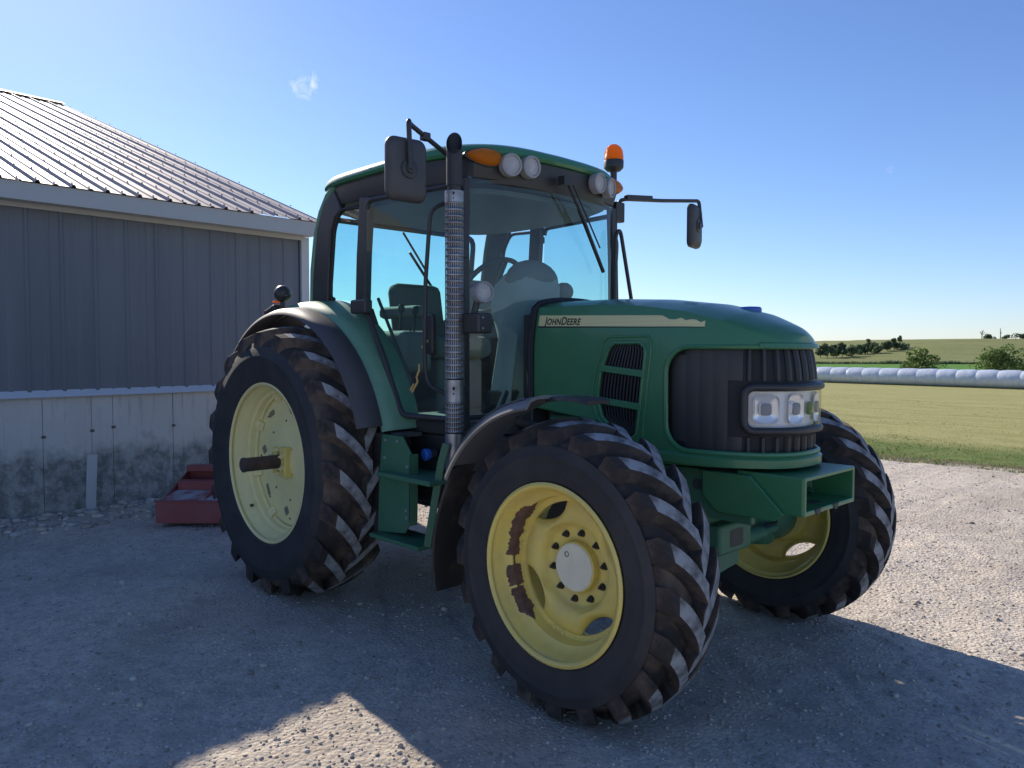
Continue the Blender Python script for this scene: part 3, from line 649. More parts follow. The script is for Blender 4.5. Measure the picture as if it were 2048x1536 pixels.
for h in (-1, 1):
    part('steering_knuckle', M().lathe([(-.16, .075), (-.13, .095), (.10, .095), (.15, .065)], 20, (WB, h*.66, .61), 'z').lathe([(h*.64, .13), (h*.70, .16), (h*.80, .165), (h*.83, .12)], 28, (WB, 0, .6083)), GREEN_MATTE, fa)
    part('tie_rod', M().tube([(WB+.14, h*.16, .58), (WB+.12, h*.62, .57)], .016), DARK, fa)
    part('knuckle_arm', M().beam([(WB+.12, h*.62, .56), (WB+.02, h*.68, .55)], .05, .04, (0, 0, 1)), GREEN_MATTE, fa, bevel=.006)
part('steering_cylinder', M().tube([(WB+.16, -.40, .57), (WB+.16, .40, .57)], .035, 14).tube([(WB+.16, -.55, .57), (WB+.16, .55, .57)], .017, 10), GREEN_MATTE, fa)
fr = M()
for h in (-1, 1): fr.box2((1.35, h*.225, .76), (2.86, h*.262, .985))
chas = part('chassis_frame', fr, GREEN_MATTE, bevel=.006)
part('frame_crossmember', M().box2((2.30, -.22, .70), (2.60, .22, .80)), GREEN_MATTE, chas, bevel=.01)
for h in (-1, 1):
    part('frame_slot', M().prism([(2.60+a, .912+b) for a, b in rrect(.085, .05, .024)], 1, h*.2625, h*.2645), DARK, chas, smooth=False)
    for x, z in ((2.70, .945), (2.70, .875), (2.66, .91), (2.77, .93), (2.77, .86)):
        part('frame_bolt', M().lathe([(0, .021), (h*.005, .021), (h*.005, .014), (h*.014, .014), (h*.016, .0005)], 10, (x, h*.263, z)), GREEN_MATTE, chas, angle=30)
part('engine_block', M().box2((1.40, -.20, .70), (2.60, .20, 1.20)), DARK, bevel=.02)
part('engine_side_cover', M().box2((1.62, -.255, .92), (2.30, -.22, 1.18)), GREEN_MATTE, bevel=.02)
part('transmission', M().box2((-.25, -.27, .50), (1.42, .27, 1.02)), DARK, bevel=.03)
part('rear_axle', M().lathe([(-.80, .17), (-.74, .17), (-.70, .13), (-.42, .15), (-.28, .24), (.28, .24), (.42, .15), (.70, .13), (.74, .17), (.80, .17)], 28, (0, 0, .8217)), GREEN_MATTE)
part('drawbar', M().box2((-.95, -.04, .38), (-.2, .04, .42)).box2((-.35, -.12, .36), (-.1, .12, .52)), DARK, bevel=.004)
for h in (-1, 1):
    part('lower_link', M().beam([(-.15, h*.32, .52), (-1.05, h*.42, .42)], .09, .04, (0, 1, 0)), DARK, bevel=.006)
    part('lift_arm', M().beam([(-.25, h*.33, 1.12), (-.72, h*.36, 1.02)], .08, .05, (0, 1, 0)).beam([(-.72, h*.36, 1.02), (-.70, h*.37, .46)], .035, .035, (0, 1, 0)), DARK, bevel=.004)
part('top_link', M().tube([(-.28, 0, .95), (-1.28, 0, .82)], .024), DARK)

for k, (y0, z0) in enumerate(((-.16, .83), (-.10, .80), (.12, .82))):
    part('hydraulic_hose', M().tube(fillet([(WB-.35, y0, z0+.02), (WB-.05, y0-.04, z0-.02), (WB+.10, y0*1.6, .70), (WB+.15, y0*2.4, .62)], .10, 6), .011, 8), SEAL)
for y in (-.18, -.06, .06, .18): part('casting_bolt', M().lathe([(WB+.160, .014), (WB+.172, .013), (WB+.172, .0005)], 8, (0, y, .735), 'x'), GREEN_MATTE, fa, angle=30)
# ---- front weight bracket
bx0, bx1, bz0, bz1, bh = 2.78, 3.10, .832, .9993, .2596
br = M()
outer = [(-bh, bz0-.0), (bh, bz0), (bh, bz1), (-bh, bz1)]
inner = [(-bh+.024, bz0+.022), (bh-.024, bz0+.022), (bh-.024, bz1-.018), (-bh+.024, bz1-.018)]
br.rings([[(2.785, y, z) for y, z in outer], [(bx1-.012, y, z) for y, z in outer], [(bx1, y*.985, z) for y, z in outer], [(bx1, y, z) for y, z in inner], [(bx1-.20, y, z) for y, z in inner]], cap=(True, True))
for h in (-1, 1): br.prism([(2.62, .985), (2.86, .985), (3.02, .835), (2.98, .80), (2.70, .80), (2.62, .87)], 1, h*.268, h*.283)
wbk = part('weight_bracket', br, GREEN, bevel=.006, smooth=False)
for y in (-.2, .0, .2):
    for z in (.868, .965): part('bracket_bolt', M().lathe([(0, .013), (.022, .013), (.022, .007), (.010, .007), (.010, .0005)], 12, (2.902, y, z), 'x'), GREEN_MATTE, wbk, angle=30)
for y in (-.13, .05): part('bracket_tooth', M().prism([(y-.03, bz0+.022), (y+.03, bz0+.022), (y+.012, bz0-.004), (y-.012, bz0-.004)], 0, bx1-.001, bx1+.0035), DARK, wbk, smooth=False)
part('bracket_hole', M().lathe([(0, .035), (.002, .034), (.002, .0005)], 24, (3.02, 0, bz0+.0222), 'z'), DARK, wbk)

# ---- hood
HX0, HX1, HW, NL = 1.60, 2.42, .365, .585
PE = 2.55
def hood_plan(u):
    """u -1..1 : right rear -> nose -> left rear; returns x, y, nx, ny"""
    s_ = abs(u); sg = 1 if u >= 0 else -1
    if s_ > .55:
        t = (s_-.55)/.45; x = HX1+(HX0-HX1)*t; y = HW-.012*t; return x, sg*y, 0., sg*1.
    a = s_/.55*PI/2                       # 0 nose .. pi/2 side
    c, s2 = math.cos(a), math.sin(a)
    x = HX1+NL*c**(2/PE); y = HW*s2**(2/PE)
    nx = (max(c, 1e-6)**(2-2/PE))/NL; ny = (max(s2, 1e-6)**(2-2/PE))/HW; l = math.hypot(nx, ny)
    return x, sg*y, nx/l, sg*ny/l
def h_sh(x): return float(np.interp(x, (1.5, 2.0, 2.3, 2.55, 2.75, 2.9, 3.01), (1.765, 1.765, 1.750, 1.715, 1.665, 1.612, 1.568)))
def h_top(x): return float(np.interp(x, (1.5, 2.0, 2.3, 2.55, 2.75, 2.9, 3.01), (1.812, 1.808, 1.792, 1.762, 1.712, 1.650, 1.580)))
def h_bot(x): return float(np.interp(x, (1.5, 1.62, 2.1, 2.35, 3.05), (1.22, 1.22, 1.17, 1.0, 1.02)))
def hood_pt(u, z, off=0.):
    x, y, nx, ny = hood_plan(u); zs = h_sh(x); v = (z-1.0)/(zs-1.0)
    ins = .018*max(0, .5-v)**1+.035*max(0, (v-.62)/.38)**2.2+.0*v
    return Vector((x-nx*(ins-off), y-ny*(ins-off), z))
# arclength table so that grille, lamp and decals can be laid out along the hood's flank
US = np.linspace(-1, 1, 801); HP = np.array([hood_plan(u)[:2] for u in US]); AL = np.concatenate([[0], np.cumsum(np.hypot(*np.diff(HP, axis=0).T))]); AL -= AL[400]
def u_of(a): return float(np.interp(a, AL, US))           # a = distance along the flank from the nose, right side negative
ATOT = AL[-1]
def a_at_x(x, sg=-1):
    k = np.arange(400, 801); i = k[np.argmin(abs(HP[k, 0]-x)+abs(0*k))]; return sg*AL[i]
GA = -a_at_x(2.47); GZ0, GZ1, GR = 1.075, 1.552, .12       # grille opening, half-length along the flank
def in_rr(a, z, a0, a1, z0, z1, r):
    dx = max(a0+r-a, 0, a-(a1-r)); dz = max(z0+r-z, 0, z-(z1-r)); return math.hypot(dx, dz) < r if (dx > 0 and dz > 0) else (a0 <= a <= a1 and z0 <= z <= z1)
VX0, VX1 = 2.035, 2.375
def vent_x(z, which):       # slanted, narrowing vent
    t = (z-1.10)/(1.575-1.10)
    return (2.175-.02*t-.20*math.sin(min(1, max(0, t*1.02))*PI*.62)) if which == 0 else (2.31+.075*t)
def in_vent(x, z):
    if not (1.10 < z < 1.575): return False
    x0 = float(np.interp(z, (1.10, 1.20, 1.30, 1.42, 1.52, 1.555, 1.575), (2.20, 2.085, 2.055, 2.075, 2.115, 2.135, 2.17)))
    x1 = float(np.interp(z, (1.10, 1.125, 1.30, 1.52, 1.555, 1.575), (2.26, 2.30, 2.325, 2.352, 2.345, 2.31)))
    return x0 < x < x1
na, nz = 300, 60
hood = M(); grid = {}
As = np.linspace(-ATOT, ATOT, na+1)
uu = [u_of(a) for a in As]; zz = []
for i, u in enumerate(uu):
    x = hood_plan(u)[0]; zb, zs = h_bot(x), h_sh(x); zz.append([zb+(zs-zb)*j/nz for j in range(nz+1)])
    for j in range(nz+1): grid[i, j] = len(hood.v); hood.v.append(tuple(hood_pt(u, zz[i][j])))
for i in range(na):
    for j in range(nz):
        a = (As[i]+As[i+1])/2; z = (zz[i][j]+zz[i+1][j+1])/2; x = hood_plan(u_of(a))[0]
        if in_rr(a, z, -GA, GA, GZ0, GZ1, GR) or (in_vent(x, z)): continue
        hood.f.append([grid[i, j], grid[i+1, j], grid[i+1, j+1], grid[i, j+1]]); hood.mi.append(0)
# crown over the shoulders
ncr = 14; half = na//2; rows = []
for i in range(half+1):
    R_ = Vector(hood.v[grid[i, nz]]); L_ = Vector(hood.v[grid[na-i, nz]]); x = R_.x; row = []
    for k in range(ncr+1):
        t = k/ncr; q = R_.lerp(L_, t); b = 1-abs(2*t-1)**2.6; q.z = R_.z+(max(h_top(x)-R_.z, 0))*b; q.x += (.02*b if i > half-6 else 0)*0
        if k == 0: row.append(grid[i, nz])
        elif k == ncr: row.append(grid[na-i, nz])
        else: row.append(len(hood.v)); hood.v.append(tuple(q))
    rows.append(row)
for i in range(half-1):
    for k in range(ncr): hood.f.append([rows[i][k], rows[i][k+1], rows[i+1][k+1], rows[i+1][k]]); hood.mi.append(0)
for k in range(ncr): hood.f.append([rows[half-1][k], rows[half-1][k+1], grid[half, nz]]); hood.mi.append(0)
HOOD = part('hood', hood, GREEN, angle=48)
sm = HOOD.modifiers.new('thickness', 'SOLIDIFY'); sm.thickness = .005; sm.offset = -1
def ring_on_hood(pts, r, off, name, mt, parent=HOOD, n=8):
    return part(name, M().tube([hood_pt(u, z, off) for u, z in pts], r, n, loop=True), mt, parent)
def outline_rr(a0, a1, z0, z1, r, n=8, sub=40):
    o = []; cs = [(a1-r, z1-r, 0), (a0+r, z1-r, 90), (a0+r, z0+r, 180), (a1-r, z0+r, 270)]
    for ci, (ca, cz, an) in enumerate(cs):
        o += [(ca+r*math.cos(math.radians(an+90*i/n)), cz+r*math.sin(math.radians(an+90*i/n))) for i in range(n+1)]
        na_, nz_, nn = cs[(ci+1) % 4]; e = o[-1]; f = (na_+r*math.cos(math.radians(nn)), nz_+r*math.sin(math.radians(nn)))
        o += [(e[0]+(f[0]-e[0])*i/sub, e[1]+(f[1]-e[1])*i/sub) for i in range(1, sub)]
    return o
ring_on_hood([(u_of(a), z) for a, z in outline_rr(-GA, GA, GZ0, GZ1, GR)], .012, -.004, 'grille_surround', GREEN)
# bottom lip of the nose, and lip above the grille
def band_on_hood(a0, a1, z0, z1, o0, o1, n=60, name='band', mt=GREEN, parent=HOOD, bevel=0):
    m = M(); rs = []
    for i in range(n+1):
        u = u_of(a0+(a1-a0)*i/n); rs.append([hood_pt(u, z0, o0), hood_pt(u, z0, o1), hood_pt(u, z0*.35+z1*.65, o1), hood_pt(u, z1, o1*.35+o0*.65), hood_pt(u, z1, o0)])
    m.rings(rs); return part(name, m, mt, parent, angle=50)
band_on_hood(-GA-.10, GA+.10, 1.018, 1.072, -.02, .016, name='nose_lip')
band_on_hood(-.30, .30, 1.548, 1.575, -.02, .012, name='nose_peak')
# grille: dark screen set back in the opening, with upright bars
def screen(a0, a1, z0, z1, off, name, mt, parent, na=80, nz=10):
    m = M(); m.rings([[hood_pt(u_of(a0+(a1-a0)*i/na), z0+(z1-z0)*j/nz, off) for j in range(nz+1)] for i in range(na+1)], closed=False); return part(name, m, mt, parent)
GRL = screen(-GA-.01, GA+.01, GZ0-.015, GZ1+.01, -.034, 'grille', GRILLE, TR)
nb = 21
LZ0, LZ1, LA = 1.198, 1.356, .345                  # headlight strip
for k in range(nb):
    ac = -GA+.055+(2*GA-.11)*k/(nb-1)
    segs = [(GZ0+.008+(.03 if k in (0, nb-1) else 0), GZ1-.008-(.03 if k in (0, nb-1) else 0))] if abs(ac) > LA+.075 else [(GZ0+.004, LZ0-.048), (LZ1+.046, GZ1-.004)]
    for z0, z1 in segs:
        m = M(); w_ = .038 if abs(ac) > LA else .016; bo_ = -.030 if abs(ac) > LA else -.018; rs = []
        for i in range(7):
            z = z0+(z1-z0)*i/6
            rs.append([hood_pt(u_of(ac-w_), z, -.032), hood_pt(u_of(ac-w_*.4), z, bo_), hood_pt(u_of(ac+w_*.4), z, bo_+.001), hood_pt(u_of(ac+w_), z, -.032)])
        part('grille_bar', m.rings(rs), BLACK, GRL, angle=30)
# headlight
SILVER = mat('lamp_silver', (.92, .91, .88), .3, metal=.05)
hl = screen(-LA-.004, LA+.004, LZ0-.004, LZ1+.004, -.030, 'headlight', SILVER, TR)
part('lamp_bezel', M().tube([hood_pt(u_of(a), z, -.003) for a, z in outline_rr(-LA-.018, LA+.018, LZ0-.018, LZ1+.018, .045)], .018, 10, loop=True), BLACK, hl)
for sg in (-1, 1):
    for ca, ww, hh in ((.265, .120, .128), (.105, .105, .132)):
        m = M(); rs = []
        for f_, o_ in ((1, -.010), (.92, -.018), (.80, -.022), (.45, -.028), (.40, -.020), (.30, -.018)):
            rs.append([hood_pt(u_of(sg*ca+a*f_), (LZ0+LZ1)/2+b*f_, o_) for a, b in rrect(ww, hh, .03, 4)])
        part('reflector', m.rings(rs, cap=(False, True)), REFL, hl, angle=30)
        m = M(); m.rings([[hood_pt(u_of(sg*ca+a*f_), (LZ0+LZ1)/2+b*f_, o_) for a, b in rrect(ww*.42, hh*.42, .012, 3)] for f_, o_ in ((1, -.016), (.9, -.008), (.5, -.006))], cap=(False, True)); part('bulb', m, GREYP if ca > .1 else CHROME, hl)
bd = M(); bd.rings([[hood_pt(u_of(a*f_), (LZ0+LZ1)/2+b*f_, o_) for a, b in rrect(.040, .058, .012, 4)] for f_, o_ in ((1, -.016), (1, -.003), (.9, -.001))]); badge = part('badge', bd, mat('badge_green', (.03, .16, .05), .4), hl)
part('badge_emblem', M().tube([hood_pt(u_of(a), (LZ0+LZ1)/2+b, .0005) for a, b in ((-.010, -.014), (.002, -.012), (.004, .004), (-.002, .012))], .0022, 6).tube([hood_pt(u_of(a), (LZ0+LZ1)/2+b, .0005) for a, b in ((.002, -.012), (.012, -.014))], .0022, 6), mat('badge_yellow', (.75, .65, .15), .4), hl)
screen(-LA-.012, LA+.012, LZ0-.012, LZ1+.012, -.0005, 'lamp_cover', CLEAR, hl)
# side vents
for sg in (-1, 1):
    sv = M(); zl = np.linspace(1.105, 1.572, 26); rs = []
    def vx(z): return (float(np.interp(z, (1.10, 1.20, 1.30, 1.42, 1.52, 1.555, 1.575), (2.20, 2.085, 2.055, 2.075, 2.115, 2.135, 2.17))), float(np.interp(z, (1.10, 1.125, 1.30, 1.52, 1.555, 1.575), (2.26, 2.30, 2.325, 2.352, 2.345, 2.31))))
    def fu(x): return sg*(.55+.45*(x-HX1)/(HX0-HX1))
    for z in zl:
        x0, x1 = vx(z); rs.append([hood_pt(fu(x0-.012+(x1-x0+.024)*k/6), z, -.028) for k in range(7)])
    vent = part('side_vent', sv.rings(rs, closed=False), GRILLE, TR)
    for k in range(13):
        m = M(); f_ = (k+.5)/13
        pts = [hood_pt(fu(vx(z)[0]+(vx(z)[1]-vx(z)[0])*f_), z, -.020) for z in np.linspace(1.125, 1.56, 12)]
        part('vent_fin', m.beam(pts, .008, .018, (0, sg, 0)), BLACK, vent)
    for zc in (1.445, 1.285):
        pts = [hood_pt(fu(vx(zc)[0]-.01+(vx(zc)[1]-vx(zc)[0]+.02)*k/8), zc-.012*k/8*2, -.004) for k in range(9)]
        part('vent_bar', M().beam(pts, .034, .022, (0, sg, 0)), GREEN, vent, bevel=.005)
    ol = [(vx(z)[0], z) for z in zl]+[(vx(z)[1], z) for z in zl[::-1]]
    part('vent_surround', M().tube([hood_pt(fu(x), z, -.003) for x, z in ol], .010, 8, loop=True), GREEN, vent)
    ol2 = [(vx(z)[0]-.034, z) for z in zl]+[(vx(min(z, 1.56))[1]+.034, z) for z in zl[::-1]]
    part('vent_moulding', M().tube([hood_pt(fu(x), z+(.03 if z > 1.5 else (-.02 if z < 1.15 else 0)), .001) for x, z in ol2], .007, 8, loop=True), GREEN, vent)
    # decal stripe with lettering
    dm = M(); rs = []
    for i in range(41):
        x = 1.625+1.0*i/40; t = i/40; zt = 1.722-.028*t-.055*max(0, t-.9)*2*(t > .9); zb = 1.664-.022*t
        if t > .78: zt -= .018*min(1, (t-.78)/.05)+.006*math.sin(i*2.3)
        zt = max(zt, zb+.004); rs.append([hood_pt(fu(x), zb+(zt-zb)*k/4, .0012) for k in range(5)])
    dc = part('decal_stripe', dm.rings(rs, closed=False), DECAL, HOOD)
    rs = []
    for i in range(41):
        x = 1.620+1.0*i/40; t = i/40; zb = 1.664-.022*t; rs.append([hood_pt(fu(x), zb-.008*(1-t*.6), .0010), hood_pt(fu(x), zb, .0010)])
    part('decal_edge', M().rings(rs, closed=False), DECAL_DK, HOOD)
    tcv = bpy.data.curves.new('lettering', 'FONT'); tcv.body = 'JohnDeere'; tcv.small_caps_scale = .80; tcv.shear = .12; tcv.size = .060; tcv.offset = .0012; tcv.space_character = 1.05
    for ch, fm in zip(tcv.body, tcv.body_format):
        if ch.islower(): fm.use_small_caps = True
    to = bpy.data.objects.new('lettering', tcv); COL.objects.link(to); bpy.context.view_layer.update()
    tm = bpy.data.meshes.new_from_object(to.evaluated_get(bpy.context.evaluated_depsgraph_get())); bpy.data.objects.remove(to)
    xs = [v.co.x for v in tm.vertices]; xw = max(xs)-min(xs); x0 = min(xs); tw = .262
    for v in tm.vertices:
        fx = (v.co.x-x0)/xw*tw; hx = (1.668+fx) if sg == -1 else (1.668+tw-fx); t_ = (hx-1.625); v.co = hood_pt(fu(hx), 1.672-.024*t_+v.co.y*.98, .0026)
    tm.materials.clear(); tm.materials.append(DECAL_DK); link('lettering', tm, HOOD)
# cowl seal at the rear of the hood
pts = [hood_pt(-1, 1.24+(.52)*k/10, .008) for k in range(11)]+[Vector((HX0, y, h_top(HX0)-.045*(abs(y)/.34)**2.6+.004)) for y in np.linspace(-.29, .29, 11)]+[hood_pt(1, 1.76-(.52)*k/10, .008) for k in range(11)]
part('cowl_seal', M().beam([p+Vector((-.018, 0, 0)) for p in pts], .035, .045, (0, 0, 1)) if False else M().tube([p+Vector((-.016, 0, 0)) for p in pts], .020, 8), SEAL, HOOD)
part('firewall', M().box2((1.50, -.335, 1.02), (1.575, .335, 1.73)), BLACK, bevel=.01)
part('filler_cap', M().lathe([(-.02, .055), (.0, .055), (.008, .048), (.010, .02), (.010, .0005)], 24, (2.66, .06, 1.737), 'z'), BLUEP, HOOD)

# ---- cab
def mir(pts, h): return [(x, y*-h if h else y, z) for x, y, z in pts] if h else pts
def ws_x(y): return 1.365+.105*(1-min(1, abs(y)/.625)**2)        # windscreen plan curve
part('cab_floor', M().prism([(.0, -.66), (.75, -.72), (1.30, -.66), (1.46, -.40), (1.46, .40), (1.30, .66), (.75, .72), (.0, .66)], 2, 1.06, 1.13), BLACK, bevel=.01)
part('cab_skirt', M().prism([(.60, -.70), (1.34, -.655), (1.50, -.38), (1.50, .38), (1.34, .655), (.60, .70)], 2, .93, 1.058), BLACK, bevel=.012)
body = M()
for h in (-1, 1): body.prism([(-.10, 1.10), (.88, 1.13), (.70, 1.47), (.52, 1.79), (-.10, 1.80)], 1, h*.655, h*.70)
body.box2((-.12, -.655, 1.10), (-.06, .655, 1.62))
cabb = part('cab_body', body, BLACK, bevel=.01)
# roof: green cap over a dark underside with a visor
def plan(inset, n=72, cx=.675, a=.775, b=.775, e=4.5):
    o = []
    for j in range(n):
        t = 2*PI*j/n; c, s_ = math.cos(t), math.sin(t); x = (a-inset)*math.copysign(abs(c)**(2/e), c); y = (b-inset)*math.copysign(abs(s_)**(2/e), s_)
        y *= 1-.13*max(0, x/a)**2; x += .065*(1-(y/b)**2)*max(0, x/a)
        o.append((cx+x, y))
    return o
def roofz(x, y, z): return z+.0*(x)
rf = M(); rs = []
for ins, z in ((.035, 2.570), (.0, 2.575), (-.012, 2.590), (-.008, 2.612), (.012, 2.632), (.05, 2.650), (.13, 2.672), (.26, 2.690), (.42, 2.702), (.60, 2.708)):
    rs.append([(x, y, z-.035*max(0, (-x+.25))**1.0*1.4-.010*(y/.77)**2+(.018*max(0, x-.6))) for x, y in plan(ins)])
ROOFP = part('cab_roof', rf.rings(rs), GREEN_FADED if False else GREEN, angle=40)
rs = []
for ins, z in ((.06, 2.435), (.035, 2.445), (.022, 2.50), (.022, 2.572)):
    rs.append([(x, y, z-.03*max(0, (-x+.2))) for x, y in plan(ins)])
part('roof_underside', M().rings(rs), BLACK, ROOFP, angle=40)
part('headliner', M().rings([[(x, y, z) for x, y in plan(.12)] for z in (2.405, 2.434)]), BEIGE_D, ROOFP)
# front visor above the windscreen
vs = []
for k in range(25):
    y = -.60+1.20*k/24; x = ws_x(y); vs.append([(x+.030, y*1.02, 2.585), (x+.028, y*1.02, 2.535), (x+.012, y, 2.465), (x-.05, y, 2.445), (x-.05, y, 2.585)])
part('visor', M().rings(vs), BLACK, ROOFP, angle=35)
# pillars
for h in (-1, 1):
    part('front_pillar', M().beam([(1.355, h*.640, 1.10), (1.358, h*.645, 1.5), (1.352, h*.640, 2.1), (1.345, h*.630, 2.46)], .050, .045, (0, 1, 0)), BLACK, bevel=.008)
    part('middle_pillar', M().beam([(.520, h*.735, 1.78), (.545, h*.74, 2.1), (.575, h*.735, 2.45)], .105, .05, (0, 1, 0)), BLACK, bevel=.010)
    part('rear_pillar', M().beam([(.045, h*.735, 1.80), (.075, h*.745, 2.0), (.115, h*.742, 2.30), (.17, h*.735, 2.42), (.26, h*.725, 2.475)], (.20, .19, .17, .17, .15), .045, (0, 1, 0)), BLACK, bevel=.012)
    part('rear_pillar_edge', M().tube([(-.065, h*.735, 1.80), (-.03, h*.748, 2.05), (.015, h*.745, 2.30), (.055, h*.735, 2.42), (.12, h*.725, 2.52), (.20, h*.72, 2.575)], .026, 12), GREEN_FADED, angle=60)
    # rear quarter window
    q = [(.155, 1.86), (.50, 1.82), (.545, 2.40), (.29, 2.41), (.215, 2.30)]
    m = M(); m.add([(x, h*.738, z) for x, z in q], [tuple(range(5))]); part('quarter_window', m, GLASS)
    part('quarter_seal', M().tube(fillet([(x, h*.742, z) for x, z in q+q[:2]], .05, 4)[1:-1], .012, 6), SEAL)
    # door
    dp = [(.620, .765, 2.42), (.600, .775, 1.80), (.800, .785, 1.50), (.965, .770, 1.16), (1.33, .690, 1.155), (1.352, .690, 1.6), (1.335, .680, 2.42)]
    D = [Vector((x, h*y, z)) for x, y, z in dp]
    door = part('door', M().tube(fillet(D+[D[0], D[1]], .05, 4)[1:-1], .017, 8), BLACK, TR, angle=60)
    m = M(); c = sum(D, Vector())/len(D); m.add([tuple(q_) for q_ in D]+[tuple(c)], [(i, (i+1) % 7, 7) for i in range(7)]); part('door_glass', m, GLASS, door)
    part('door_handle', M().box((1.20, h*.755, 1.62), (.085, .035, .22)), BLACK, door, bevel=.014)
    part('door_rail', M().tube(fillet([(1.285, h*.70, 2.33), (1.265, h*.80, 2.28), (1.235, h*.81, 1.9), (1.222, h*.81, 1.50), (1.235, h*.80, 1.34), (1.32, h*.74, 1.30)], .06, 5), .012, 8), BLACK, door)
    part('door_hinge', M().box((.60, h*.80, 1.79), (.16, .06, .085)), BLACK, door, bevel=.014)
    part('door_strut', M().tube([(.66, h*.72, 1.84), (.98, h*.71, 1.33)], .010, 8), DARK, door)
    if h == -1:
        part('twine', M().tube([(1.235, -.795, 1.585), (1.19, -.80, 1.545)], .006, 6).tube([(1.15, -.79, 1.455), (1.165, -.80, 1.42), (1.14, -.80, 1.385), (1.15, -.80, 1.36), (1.10, -.80, 1.30), (1.085, -.80, 1.31), (1.115, -.80, 1.345)], .006, 6), TWINE, door)
        kind(door.children[-1], 'stuff')
# windscreen and rear window
m = M(); m.rings([[(ws_x(y), y, z) for z in np.linspace(1.16, 2.47, 9)] for y in np.linspace(-.625, .625, 31)], closed=False); part('windscreen', m, GLASS_DUSTY)
part('windscreen_seal', M().tube([(ws_x(y)+.002, y, 1.165) for y in np.linspace(-.625, .625, 25)], .013, 6), SEAL)
rw = [(-.09, -.62, 1.64), (-.09, .62, 1.64), (-.02, .64, 2.40), (-.02, -.64, 2.40)]
m = M(); m.add(rw, [(0, 1, 2, 3)]); rwo = part('rear_window', m, GLASS)
part('rear_window_frame', M().tube(fillet(rw+rw[:2], .08, 4)[1:-1], .020, 8), BLACK, rwo)
part('rear_wiper', M().tube([(.0, -.05, 2.37), (-.035, .18, 2.12)], .008, 6).tube([(-.02, .02, 2.24), (-.06, .30, 1.95)], .010, 6), BLACK, rwo)
# window stay in the rear left opening, visible through the cab
part('window_latch', M().box((.62, .715, 2.33), (.06, .05, .05)), BLACK, bevel=.008)
part('window_latch', M().box((.19, .715, 2.25), (.05, .05, .05)), BLACK, bevel=.008)
# wiper on the windscreen
part('wiper', M().tube([(1.555, -.04, 2.505), (1.535, .16, 2.27), (1.495, .30, 2.12)], .009, 6).tube([(1.53, .10, 2.36), (1.475, .395, 2.02)], .012, 6).box((1.55, -.05, 2.50), (.05, .06, .05)).tube([(1.555, .02, 2.485), (1.50, .33, 2.16)], .005, 6), BLACK)
# interior
dash = M(); rs = []
for z, x, a, b in ((1.13, 1.30, .14, .22), (1.45, 1.25, .12, .19), (1.66, 1.20, .15, .19), (1.80, 1.18, .185, .20), (1.92, 1.20, .165, .20), (1.99, 1.23, .11, .17), (2.01, 1.25, .05, .10)):
    rs.append([(x+a*math.copysign(abs(math.cos(t))**.7, math.cos(t)), b*math.copysign(abs(math.sin(t))**.7, math.sin(t)), z) for t in np.linspace(0, 2*PI, 28, endpoint=False)])
DASH = part('dashboard', dash.rings(rs), BEIGE)
part('instrument_pod', M().ball((1.24, .0, 1.95), (.12, .20, .13), 20, 12), BEIGE_D, DASH)
part('indicator_stalk', M().ball((1.27, .26, 1.90), (.05, .07, .06), 14, 8).tube([(1.22, .12, 1.90), (1.27, .26, 1.90)], .03, 8), BEIGE_D, DASH)
swc = Vector((.90, -.02, 1.935)); ax = Vector((-.75, 0, .66)).normalized(); e1 = Vector((0, 1, 0)); e2 = ax.cross(e1)
SW = part('steering_wheel', M().tube([swc+(e1*math.cos(t)+e2*math.sin(t))*.215 for t in np.linspace(0, 2*PI, 40, endpoint=False)], .0165, 10, loop=True), BLACK)
part('wheel_spokes', M().tube([swc-ax*.04, swc+e1*.2], .014, 8).tube([swc-ax*.04, swc-e1*.2], .014, 8).tube([swc-ax*.04, swc-e2*.2], .014, 8).ball(tuple(swc-ax*.03), (.05, .05, .035), 12, 8), BLACK, SW)
part('steering_column', M().tube([swc-ax*.03, swc-ax*.35], .035, 12), BEIGE_D, SW)
st = M().box((.40, -.02, 1.55), (.50, .50, .15)); seat = part('seat', st, FABRIC, bevel=.05)
part('backrest', M().box((.12, -.02, 1.78), (.14, .42, .44), Matrix.Rotation(math.radians(-10), 3, 'Y')), FABRIC, seat, bevel=.06)
part('armrest', M().box((.36, -.33, 1.78), (.42, .09, .08)), BEIGE_D, seat, bevel=.03); part('armrest', M().box((.36, .29, 1.78), (.42, .09, .08)), BEIGE_D, seat, bevel=.03)
part('seat_base', M().box((.40, -.02, 1.30), (.40, .40, .36)), BEIGE_D, seat, bevel=.03)
part('side_console', M().box((.42, -.52, 1.52), (.74, .24, .26)), BEIGE_D, bevel=.05)
for x, l in ((.60, .14), (.74, .12)): part('control_lever', M().tube([(x, -.52, 1.62), (x+.02, -.52, 1.64+l)], .008, 8).ball((x+.02, -.52, 1.65+l), (.022, .022, .032), 10, 6), DARK)
part('door_panel', M().prism([(.62, 1.13), (.92, 1.13), (.66, 1.72), (.48, 1.72)], 1, .665, .69), BEIGE)
part('instructor_seat', M().box((.20, .45, 1.90), (.10, .26, .30)).box((.30, .45, 1.66), (.26, .28, .10)), FABRIC, bevel=.04)
part('floor_mat', M().box((1.0, 0, 1.137), (.72, 1.1, .012)), BEIGE_D)
part('pedal', M().box((1.33, -.28, 1.24), (.03, .09, .14), Matrix.Rotation(.5, 3, 'Y')), BLACK, bevel=.006)
part('pedal', M().box((1.33, -.42, 1.24), (.03, .09, .14), Matrix.Rotation(.5, 3, 'Y')), BLACK, bevel=.006)
part('side_trim', M().prism([(1.18, 1.14), (1.36, 1.14), (1.44, 1.62), (1.30, 1.70)], 1, -.32, -.30), BEIGE, bevel=.01)

